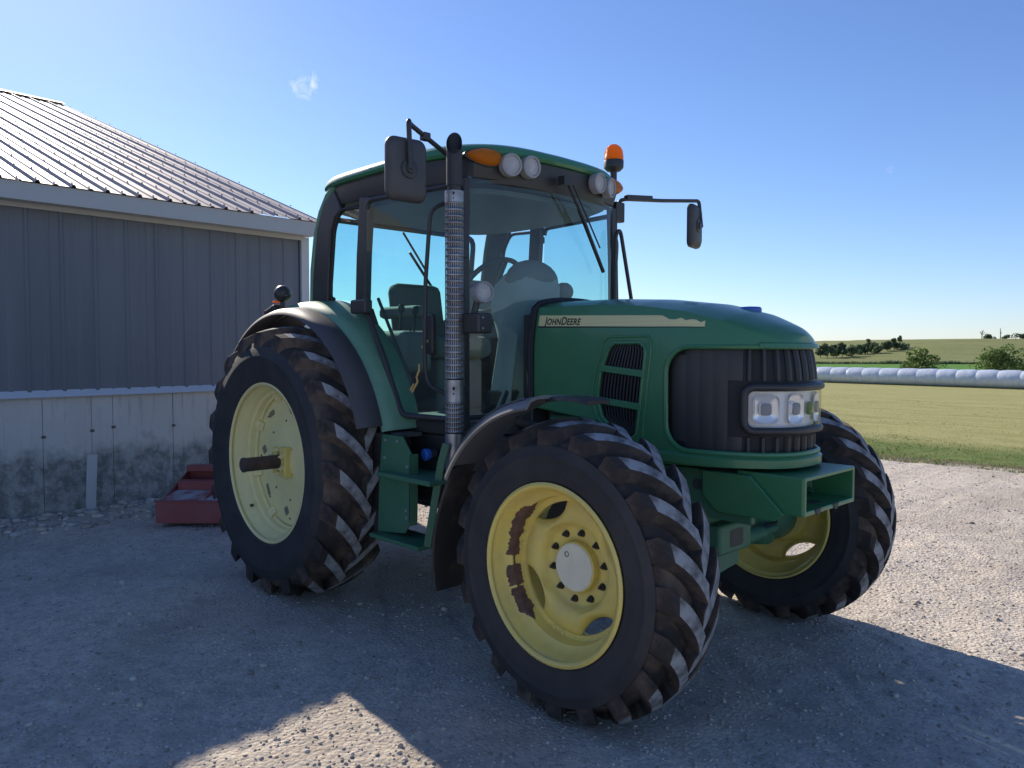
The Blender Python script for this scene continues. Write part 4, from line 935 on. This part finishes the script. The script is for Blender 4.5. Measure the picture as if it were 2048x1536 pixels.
part('sun_blocker_box', M().box((1.50, .66, 1.30), (.16, .15, .24)), BLACK, bevel=.015)  # unseen box added to block a streak of sun on the ground
# ---- lamps
def round_lamp(c, d, r, name='work_lamp', parent=TR, mt=GREYP):
    d = Vector(d).normalized(); q = d.to_track_quat('X', 'Z').to_matrix(); c = Vector(c)
    def lt(prof, mm, nm, par):
        m = M().lathe(prof, 32, (0, 0, 0), 'x'); m.v = [tuple(q @ Vector(v_)+c) for v_ in m.v]; return part(nm, m, mm, par, angle=32)
    L_ = lt([(-.055, .001), (-.055, r*.55), (-.04, r*.86), (.0, r), (.014, r)], BLACK, name, parent)
    lt([(-.03, r*1.0), (.012, r*1.01), (.018, r*.97), (.018, r*.80), (.008, r*.77)], mt, 'lamp_ring', L_)
    m = lt([(.011, r*.79), (.016, r*.5), (.018, r*.001)], FROST, 'lamp_lens', L_)
    lt([(.006, r*.79), (-.02, r*.5), (-.028, r*.01)], CHROME, 'reflector', L_)
    return L_
RING = mat('lamp_ring', (.30, .30, .30), .5)
for h in (-1, 1):
    round_lamp((1.495, h*.425, 2.538), (1, h*.28, -.06), .062, mt=RING); round_lamp((1.515, h*.293, 2.545), (1, h*.10, -.06), .062, mt=RING)
    # amber marker lamp at the roof corner
    m = M(); cc = Vector((1.425, h*.560, 2.572)); tng = Vector((-.33, h*1, .03)).normalized(); nn = Vector((1, h*.33, 0)).normalized()
    rs = []
    for f_, o_ in ((1.12, -.02), (1.12, .003), (1.0, .004), (.95, .020), (.7, .034), (.3, .040)):
        rs.append([tuple(cc+tng*(.105*f_*math.cos(t))+Vector((0, 0, 1))*(.042*f_*math.sin(t)*(1+.3*math.cos(t)*-1))+nn*o_) for t in np.linspace(0, 2*PI, 28, endpoint=False)])
    ml = part('marker_lamp', M().rings(rs[:3], cap=(True, False)), BLACK)
    part('lamp_lens', M().rings(rs[2:], cap=(False, True)), AMBER, ml)
round_lamp((1.575, -.70, 1.832), (1, -.22, .0), .056, mt=GREYP)
part('lamp_bracket', M().tube([(1.53, -.70, 1.80), (1.52, -.72, 1.70)], .018, 8), BLACK)
part('lamp_box', M().box((1.535, -.715, 1.672), (.15, .10, .105)), BLACK, bevel=.012)
for z in (1.70, 1.645): part('box_screw', M().lathe([(0, .006), (.003, .006), (.003, .0005)], 10, (1.611, -.735, z), 'x'), GREYP)
round_lamp((1.70, .62, 1.785), (1, .2, 0), .056, mt=GREYP)
part('lamp_bracket', M().tube([(1.66, .62, 1.75), (1.50, .60, 1.62)], .018, 8), BLACK)
# beacon
bc = part('beacon', M().lathe([(2.60, .022), (2.70, .022), (2.705, .045), (2.725, .064), (2.765, .066), (2.775, .062)], 28, (1.335, .665, 0), 'z'), BLACK)
part('beacon_lens', M().lathe([(2.772, .064), (2.80, .063), (2.835, .058), (2.86, .044), (2.875, .022), (2.879, .0005)], 28, (1.335, .665, 0), 'z'), AMBER, bc, angle=60)
# mirrors
def mirror_head(c, w, hgt, d, name):
    q = Vector(d).normalized().to_track_quat('X', 'Z').to_matrix(); c = Vector(c)
    def T(m): m.v = [tuple(q @ Vector(v_)+c) for v_ in m.v]; return m
    m = M(); m.rings([[(x, a*f_, b*f_) for a, b in rrect(w, hgt, .045, 5)] for x, f_ in ((-.004, .9), (-.012, .97), (.0, 1.0), (.018, .985), (.030, .93), (.040, .80))])
    o = part(name, T(m), BLACK_FADED, angle=50)
    part('mirror_glass', T(M().rings([[(x, a, b) for a, b in rrect(w*.88, hgt*.90, .04, 5)] for x in (-.014, -.0125)])), CHROME, o)
    part('mirror_mount', T(M().lathe([(.036, .050), (.048, .046), (.050, .025), (.060, .022), (.060, .001)], 20, (0, 0, 0), 'x')), BLACK, o)
    return o
mo = mirror_head((1.395, -1.06, 2.425), .225, .315, (1, -.10, 0), 'mirror')
part('mirror_arm', M().tube(fillet([(1.36, -.66, 2.53), (1.36, -.73, 2.545), (1.405, -1.04, 2.655), (1.445, -1.075, 2.66), (1.452, -1.07, 2.42)], .03, 5), .013, 10), BLACK, mo)
part('arm_clamp', M().box((1.39, -.93, 2.615), (.04, .045, .04)), BLACK, mo, bevel=.006)
mo = mirror_head((1.385, 1.53, 2.435), .21, .315, (1, .25, 0), 'mirror')
part('mirror_arm', M().tube(fillet([(1.34, .68, 2.36), (1.34, .72, 2.52), (1.37, .75, 2.53), (1.40, 1.12, 2.565), (1.40, 1.58, 2.625), (1.425, 1.58, 2.43)], .03, 5), .013, 10), BLACK, mo)
part('arm_bracket', M().box((1.345, .70, 2.44), (.05, .09, .13)), BLACK, mo, bevel=.008)
part('arm_sleeve', M().beam([(1.37, .75, 2.54), (1.395, 1.0, 2.563)], .036, .036, (0, 0, 1)), BLACK, mo, bevel=.006)
part('handrail', M().tube(fillet([(1.44, .55, 1.62), (1.44, .56, 2.28), (1.43, .62, 2.31), (1.43, .76, 1.80)], .05, 5), .013, 10), BLACK)

# ---- exhaust stack
EX = Vector((1.445, -.785, 0)); er = .048
ex = part('exhaust_stack', M().lathe([(.90, .036), (2.40, .036)], 24, tuple(EX), 'z').rings([[tuple(EX+Vector((.041*math.cos(t)+dx, .041*math.sin(t), z+sl*.041*(math.cos(t)*.72-math.sin(t)*.69)))) for t in np.linspace(0, 2*PI, 24, endpoint=False)] for z, dx, sl in ((2.38, 0, 0), (2.50, .0, 0), (2.56, .0, 0), (2.600, .0, -1.6))], cap=(True, False)), PIPE, angle=60)
part('stack_throat', M().rings([[tuple(EX+Vector((.038*math.cos(t), .038*math.sin(t), z+sl*.038*(math.cos(t)*.72-math.sin(t)*.69)))) for t in np.linspace(0, 2*PI, 24, endpoint=False)] for z, sl in ((2.50, 0), (2.597, -1.6))], cap=(True, False)), SEAL, ex)
def guard(z0, z1, rows, name):
    n = 30; m = M(); zs = []; dz = (z1-z0)/rows
    for k in range(rows): zs += [z0+k*dz, z0+k*dz+dz*.22]
    zs.append(z1); zs.append(z1+dz*.22)
    ts = []
    for j in range(n): ts += [2*PI*j/n, 2*PI*(j+.42)/n]
    m.v = [tuple(EX+Vector((er*math.cos(t), er*math.sin(t), z))) for z in zs for t in ts]; k2 = len(ts)
    for a in range(len(zs)-1):
        for b in range(k2):
            if a % 2 == 1 and b % 2 == 1: continue
            m.f.append([a*k2+b, a*k2+(b+1) % k2, (a+1)*k2+(b+1) % k2, (a+1)*k2+b]); m.mi.append(0)
    g = part(name, m, STEEL, ex, angle=60); g.modifiers.new('thickness', 'SOLIDIFY').thickness = .002
def sleeve(z0, z1, name):
    part(name, M().lathe([(z0, er-.002), (z0, er+.0025), (z1, er+.0025), (z1, er-.002)], 32, tuple(EX), 'z'), STEEL, ex, angle=30)
guard(1.385, 2.285, 27, 'heat_guard'); guard(1.105, 1.255, 6, 'heat_guard')
sleeve(2.292, 2.352, 'guard_sleeve'); sleeve(1.262, 1.378, 'guard_sleeve'); sleeve(.90, 1.098, 'guard_sleeve')
cdv = Vector((CAM[0]-EX.x, CAM[1]-EX.y, 0)).normalized()
for z, r in ((2.335, .008), (2.31, .004), (1.335, .010), (1.308, .006)):
    part('guard_hole', M().ball(tuple(EX+Vector((.72, -.69, 0))*(er+.002)+Vector((0, 0, z))), (r*.7, r*.7, r), 10, 6), SEAL, ex)
for z in (2.05, 1.32): part('stack_bracket', M().box((1.40, -.72, z), (.03, .12, .05)), BLACK, ex, bevel=.004)

# ---- rear fenders
for h in (-1, 1):
    c = (0, .82)
    def fpt(a, R, y): return (c[0]+R*math.cos(math.radians(a)), h*y, c[1]+R*math.sin(math.radians(a)))
    A = np.concatenate([np.linspace(142, 60, 28), np.linspace(56, 15, 14)])
    rs = []
    for a in A:
        k = 1.0+.012*math.sin(math.radians(a))
        rs.append([fpt(a, 1.03*k, .66), fpt(a, 1.035*k, .72), fpt(a, 1.018*k, .765), fpt(a, 1.012*k, .82), fpt(a, 1.0*k, .865), fpt(a, .965*k, .888), fpt(a, .950*k, .880), fpt(a, .985*k, .82), fpt(a, 1.0*k, .66)])
    fe = part('fender', M().rings(rs), GREEN_FADED, angle=50)
    rs = []
    for a in np.linspace(146, 17, 44):
        rs.append([fpt(a, .972, .868), fpt(a, .985, .90), fpt(a, .975, .975), fpt(a, .955, 1.02), fpt(a, .935, 1.03), fpt(a, .930, 1.022), fpt(a, .955, .96), fpt(a, .960, .868)])
    part('fender_flare', M().rings(rs), BLACK_FADED, fe, angle=50)
    part('fender_liner', M().rings([[fpt(a, .945, .66), fpt(a, .95, .88), fpt(a, .94, .88), fpt(a, .935, .66)] for a in np.linspace(146, 10, 30)]), BLACK, fe)
    part('fender_foot', M().prism([(.80, 1.06), (.955, 1.06), (.955, .75), (.86, .45), (.80, .45)], 1, h*.70, h*.86), BLACK, fe, bevel=.01)
    # tail lamp and rear work lamp on the fender
    tl = part('tail_lamp', M().box((-.34, h*.87, 1.79), (.14, .09, .055), Matrix.Rotation(math.radians(-18), 3, 'Y')), BLACK, bevel=.015); part('lamp_lens', M().box((-.405, h*.87, 1.778), (.03, .085, .048), Matrix.Rotation(math.radians(-18), 3, 'Y')), REDLENS, tl, bevel=.01)
    rl = part('rear_work_lamp', M().ball((-.25, h*.86, 1.905), (.06, .055, .058), 18, 12), BLACK)
    part('lamp_stem', M().tube([(-.25, h*.86, 1.86), (-.25, h*.86, 1.80)], .016, 8), BLACK, rl); part('lamp_knob', M().ball((-.185, h*.86, 1.89), (.018, .03, .02), 10, 6), BLACK, rl)
    part('lamp_reflector', M().box((-.285, h*.885, 1.852), (.03, .05, .012)), AMBER, rl, bevel=.004)

# ---- front fenders
for h in (-1, 1):
    def fp(a, R, y): return (WB+R*math.cos(math.radians(a)), h*y, .61+R*math.sin(math.radians(a)))
    def ffr(a): return .06*sstep(150, 200, a)
    rs = [[fp(a, .735+ffr(a), .86), fp(a, .740+ffr(a), 1.02), fp(a, .734+ffr(a), 1.075), fp(a, .722+ffr(a), 1.110), fp(a, .690+ffr(a), 1.134), fp(a, .682+ffr(a), 1.126), fp(a, .712+ffr(a), 1.10), fp(a, .724+ffr(a), 1.06), fp(a, .722+ffr(a), .86)] for a in np.linspace(152, 97, 30)]
    ff = part('front_fender', M().rings(rs), FENDERP, angle=45)
    part('fender_rib', M().tube([fp(a, .730, 1.095) for a in np.linspace(150, 100, 24)], .007, 6), BLACK_FADED, ff)
    part('fender_end', M().rings([[fp(a, .730, .84), fp(a, .730, .98), fp(a, .712, .99), fp(a, .712, .84)] for a in np.linspace(99, 80, 14)]), MUDBLK, ff, bevel=.004)
    part('mud_flap', M().rings([[fp(a, .735+ffr(a), .80), fp(a, .735+ffr(a), 1.04), fp(a, .712+ffr(a), 1.095), fp(a, .700+ffr(a), 1.090), fp(a, .722+ffr(a), 1.03), fp(a, .724+ffr(a), .80)] for a in np.linspace(148, 198, 26)]), MUDBLK, ff, angle=45)
    part('fender_strut', M().tube(fillet([fp(120, .70, .93), (WB-.16, h*.72, 1.12), (WB-.05, h*.62, .80)], .06, 4), .02, 8), DARK, ff)

# ---- steps, fuel tank
part('fuel_tank', M().box2((.30, -.70, .66), (1.34, -.29, .93)), BLACK, bevel=.05)
part('fuel_tank', M().box2((.30, .29, .66), (1.34, .70, .93)), BLACK, bevel=.05)
stp = part('step_frame', M().prism([(.93, 1.06), (1.12, 1.06), (1.20, .97), (1.19, .60), (1.14, .53), (.885, .50), (.90, .80)], 1, -.885, -.873), GREEN_MATTE, bevel=.003)
part('step_flange', M().beam([(1.195, -.86, .97), (1.185, -.86, .58)], .05, .010, (1, 0, 0)), GREEN_MATTE, stp)
part('step_side', M().beam([(1.47, -.86, 1.05), (1.44, -.87, .95), (1.36, -.90, .50)], .040, .012, (.5, -.8, 0)), GREEN_MATTE, stp, bevel=.002)
part('step_tread', M().box2((.97, -.95, .832), (1.44, -.70, .86)), GREEN_MATTE, stp, bevel=.006)
part('step_tread', M().box2((.90, -.955, .482), (1.35, -.74, .506)), GREEN_MATTE, stp, bevel=.006)
part('step_hanger', M().beam([(1.03, -.86, 1.06), (1.03, -.72, 1.06)], .10, .02, (0, 0, 1)), DARK, stp)
for x, z in ((.97, 1.03), (1.08, 1.03), (.96, .93), (1.17, .90), (1.16, .66), (1.165, .62)): part('step_bolt', M().lathe([(-.886, .009), (-.893, .008), (-.893, .0005)], 8, (x, 0, z)), GREYP, stp)
fn = part('filler_neck', M().lathe([(0, .030), (-.05, .030)], 16, (1.17, -.70, .955)), BLACK); part('filler_cap', M().lathe([(-.045, .033), (-.07, .033), (-.075, .026), (-.075, .0005)], 20, (1.17, -.70, .955)), BLUEP, fn)

# ------------------------------------------------------------------ red box scraper on the hitch
BS = tag(empty('box_scraper', (-2.02, -.01, 0)), 'red steel box scraper standing at an angle behind the rear wheel', 'scraper'); BS.rotation_euler.z = math.radians(-44)
def bs(name, m, mt=RED, **k): return m.build(name, mt, BS, **k)
bs('front_plate', M().box2((.34, -.95, .012), (.352, .95, .195)), bevel=.003)
bs('front_flange', M().box2((.30, -.955, .196), (.362, .955, .208)), bevel=.003)
for h in (-1, 1): bs('end_plate', M().prism([(-.45, .02), (.338, .012), (.338, .195), (.20, .205), (-.30, .36), (-.45, .36)], 1, h*.935, h*.95), bevel=.003)
bs('mouldboard', M().rings([[(-.38, y, .02), (-.43, y, .12), (-.36, y, .37), (-.34, y, .37), (-.40, y, .12), (-.35, y, .02)] for y in (-.93, .93)]), angle=60)
bs('top_deck', M().rings([[(.30, y, .205), (-.05, y, .235), (-.05, y, .225), (.30, y, .193)] for y in (-.93, .93)]), mat('dusty_deck', (.45, .42, .42), .8, col2=(.30, .09, .085), nscale=6))
bs('cross_tube', M().box((-.10, 0, .275), (.11, 1.85, .085)), bevel=.008)
bs('rear_tube', M().box((-.30, 0, .40), (.09, 1.86, .06)), bevel=.008)
for y in (-.55, .1, .6): bs('deck_rib', M().prism([(.28, .207), (-.04, .237), (-.04, .30), (.10, .27)], 1, y-.006, y+.006), bevel=.002)
for h in (-1, 1): bs('mast_plate', M().prism([(-.10, .31), (.08, .31), (.16, .80), (.06, .82)], 1, h*.10, h*.115), bevel=.003)
bs('rear_stay', M().beam([(.10, 0, .78), (-.32, 0, .42)], .07, .03, (0, 1, 0)), bevel=.004)
bs('hook_pipe', M().tube(fillet([(-.28, -.36, .38), (-.28, -.36, .60), (-.20, -.26, .66), (-.12, -.20, .55)], .08, 6), .018, 8), DARK)

# ------------------------------------------------------------------ wrapped bales, bushes and trees
def ground_hit(px, py, dmax=900):
    """where the line of sight through a pixel meets the terrain"""
    d = pixdir(px, py)/FPX; t = np.arange(8, dmax, .5); P = CAM[None]+t[:, None]*d[None]; h = P[:, 2]-terrain(P[:, 0], P[:, 1], False); i = np.argmax(h < 0)
    return Vector(P[i]) if (h < 0).any() else None
def at_depth(px, depth): d = pixdir(px, 700)/FPX*depth+CAM; return Vector((d[0], d[1], float(terrain(d[0], d[1], False))))
BAGM = mat('bale_wrap', (.56, .61, .70), .35, col2=(.49, .54, .63), nscale=3, bump=.03, bscale=2.2, spec=.4)
b0 = at_depth(2048, 58.5); b1 = at_depth(1636, 71.5); bd_ = (b1-b0); bd_.z = 0; BL = bd_.length; bd_.normalize(); bp_ = Vector((-bd_.y, bd_.x, 0))
bag = tag(empty('silage_bag', b0-bd_*12), 'long white plastic-wrapped tube of bales across the field', 'silage bag')
s = -12.; R0 = .74
while s < BL+26:
    ln = random.uniform(1.38, 1.58); m = M(); rs = []
    for i in range(9):
        t = i/8; q = b0+bd_*(s+ln*t); z = float(terrain(q.x, q.y, False)); k = .955+.045*(1-abs(2*t-1)**4)+random.uniform(-.006, .006); rs.append([])
        for j in range(22):
            a = 2*PI*j/22; c_, s_ = math.cos(a), math.sin(a); hgt = R0*k*(1+s_*(.98 if s_ > 0 else .985))
            rs[-1].append(tuple(q+bp_*(R0*1.18*k*math.copysign(abs(c_)**.85, c_))+Vector((0, 0, z-q.z+hgt*.985+.008))-bag.location))
    m.rings(rs).build('bale_section', BAGM, bag, angle=70); s += ln+.012

LEAFC = {'bush': tonemat('bush_leaf', [(0, (.06, .105, .03)), (.5, (.135, .205, .06)), (1, (.28, .34, .125))], .6, .4),
         'tree': tonemat('tree_leaf', [(0, (.10, .14, .08)), (.5, (.17, .22, .115)), (1, (.26, .31, .16))], .7, .35)}
BARK = mat('bark', (.09, .07, .055), .9, bump=.02, bscale=12)
def crown_mesh(w, h, z0, n, leaf, kindm, lumps, seed):
    r = np.random.default_rng(seed); k = lumps; C = np.column_stack([(r.random(k)-.5)*w*.75, (r.random(k)-.5)*w*.75, z0+h*(.18+.68*r.random(k))]); C[:, :2] *= (1-.65*np.maximum(0, (C[:, 2]-z0)/h-.45)/.55)[:, None]
    Rr = w*(.13+.14*r.random(k)); ci = r.integers(0, k, n); d = r.normal(size=(n, 3)); d /= np.linalg.norm(d, axis=1)[:, None]; rad = Rr[ci]*(.55+.5*r.random(n)**.6)
    P = C[ci]+d*rad[:, None]*np.array([1, 1, .85]); ok = P[:, 2] > z0*.6; P = P[ok]; ci = ci[ok]; n = len(P)
    q = r.normal(size=(n, 3)); a = q/np.linalg.norm(q, axis=1)[:, None]; bx = np.cross(a, r.normal(size=(n, 3))); bx /= np.linalg.norm(bx, axis=1)[:, None]; L = leaf*(.6+.8*r.random(n))[:, None]
    V = np.stack([P-a*L, P+bx*L*.55, P+a*L, P-bx*L*.55], 1).reshape(-1, 3); me = bpy.data.meshes.new('crown'); me.vertices.add(len(V)); me.vertices.foreach_set('co', V.reshape(-1).astype(np.float32))
    me.loops.add(n*4); me.loops.foreach_set('vertex_index', np.arange(n*4, dtype=np.int32)); me.polygons.add(n); me.polygons.foreach_set('loop_start', (np.arange(n)*4).astype(np.int32)); me.polygons.foreach_set('loop_total', np.full(n, 4, np.int32)); me.update(calc_edges=True)
    at = me.attributes.new('tone', 'FLOAT', 'POINT'); at.data.foreach_set('value', np.repeat(np.clip(r.random(n)*.7+.3*r.random(k)[ci], 0, 1), 4).astype(np.float32)); me.materials.append(LEAFC[kindm]); return me, C
def plant(name, loc, w, h, label, cat, group, kindm='tree', n=1600, leaf=.16, lumps=16, bare=.15, seed=1):
    o = tag(empty(name, loc), label, cat, group); me, C = crown_mesh(w, h*(1-bare), h*bare, n, leaf, kindm, lumps, seed); link('crown', me, o)
    m = M(); m.tube([(0, 0, -.3), (.02*h, 0, h*.25), (0, .01*h, h*.6)], [h*.028, h*.02, h*.008], 7)
    for c in C[:7]: m.tube([(0, 0, h*.18), tuple(c*.55+np.array([0, 0, h*.08])), tuple(c)], [h*.012, h*.008, h*.003], 5)
    m.build('trunk', BARK, o); return o
plant('bush', at_depth(1845, 75), 3.8, 3.5, 'leafy green bush standing behind the white bales, the one farther left', 'bush', None, 'bush', 2600, .13, 20, .05, 11)
plant('bush', at_depth(2004, 66), 4.1, 3.3, 'leafy green bush behind the white bales at the right edge of the picture', 'bush', None, 'bush', 2800, .13, 22, .05, 12)
hl_ = [(1641, 716, 23, 17), (1655, 716, 26, 20), (1667, 715, 24, 18), (1684, 715, 27, 24), (1699, 714, 22, 22), (1716, 711, 20, 20), (1729, 709, 19, 22), (1750, 707, 21, 26), (1774, 703, 22, 18), (1788, 701, 26, 10), (1801, 699, 14, 26)]
words = ['leftmost tree of the far hedgerow, just right of the hood', 'second tree from the left in the far hedgerow', 'third tree from the left in the far hedgerow', 'broad tree in the left half of the far hedgerow', 'low tree in the middle of the far hedgerow', 'rounded tree in the middle of the far hedgerow', 'low rounded tree below the tall thin tree on the slope', 'wide dark tree in the right half of the far hedgerow', 'tree near the right end of the far hedgerow', 'slim upright tree near the right end of the far hedgerow', 'low spreading tree at the right end of the far hedgerow']
for i, (px, py, hp, wp) in enumerate(hl_):
    q = ground_hit(px, py) or at_depth(px, 300); D = (q-Vector(CAM)).dot(Vector(_f)); plant('hedgerow_tree', q, wp*D/FPX*1.15, hp*D/FPX*1.1, words[i], 'tree', 'trees of the far hedgerow', 'tree', 900, .42, 12, .08, 30+i)
for px, py, hp, wp, lb in ((1735, 709, 33, 9, 'tall thin tree rising above the left of the far hedgerow'), (1799, 696, 26, 9, 'tall rounded tree rising above the right end of the far hedgerow')):
    q = ground_hit(px, py) or at_depth(px, 300); D = (q-Vector(CAM)).dot(Vector(_f)); plant('tall_tree', q, wp*D/FPX*1.2, hp*D/FPX, lb, 'tree', 'trees of the far hedgerow', 'tree', 700, .34, 9, .45, 60+px)
for px, hp, lb in ((1963, 17, 'bare leafless tree on the skyline, the broader one'), (2000, 21, 'bare thin leafless trunk on the skyline near the right edge')):
    q = at_depth(px, 333); h = hp*333/FPX; o = tag(empty('bare_tree', q), lb, 'tree'); m = M().tube([(0, 0, -.5), (.05, 0, h*.5), (0, 0, h)], [.22, .15, .06], 5); m.build('trunk', BARK, o)
    m = M()
    for k in range(9 if px < 1990 else 3):
        a = random.uniform(0, 6.28); z = h*random.uniform(.25, .7); l = h*.42; m.tube([(0, 0, z), (l*.5*math.cos(a), l*.5*math.sin(a), z+l*.4), (l*.75*math.cos(a), l*.75*math.sin(a), z+l*.85)], [.09, .06, .03], 4)
    kind(m.build('branches', BARK, o), 'stuff')
for px, w, h, lb in ((1980, 5.0, 1.8, 'low dark bush on the skyline just left of the thin bare trunk'), (2012, 3.2, 2.0, 'low dark bush on the skyline just right of the thin bare trunk'), (2040, 6.5, 2.9, 'rounded dark bush on the skyline at the right edge')):
    plant('skyline_bush', at_depth(px, 333)-Vector((0, 0, .4)), w, h, lb, 'bush', None, 'tree', 500, .4, 8, .02, px)
plant('roadside_tree', at_depth(622, 88), 5.2, 6.6, 'tree top showing between the barn corner and the tractor cab', 'tree', None, 'tree', 3000, .2, 20, .2, 5)
# weedy strip along the foot of the hill, one mass
n = 9000; e = 60+230*rng.random(n); dd_ = 204.5+rng.random(n)*1.6; x = (e-dd_)/math.sqrt(2); y = (e+dd_)/math.sqrt(2)
P3 = np.column_stack([x, y, terrain(x, y, False)+.05]); hh = .25+.55*rng.random(n)+.9*np.maximum(0, vnoise(e/5, e*0, 44))
o = kind(link('weed_strip', scatter('weed_strip', P3, None, np.column_stack([.35+.3*rng.random(n), hh*.6, hh]), LEAFC['tree'], bl, blf, yaw=rng.random(n)*6.28, tilt=(rng.random((n, 2))-.5))), 'stuff'); tag(o, 'dark strip of tall weeds along the foot of the hill', 'weeds')
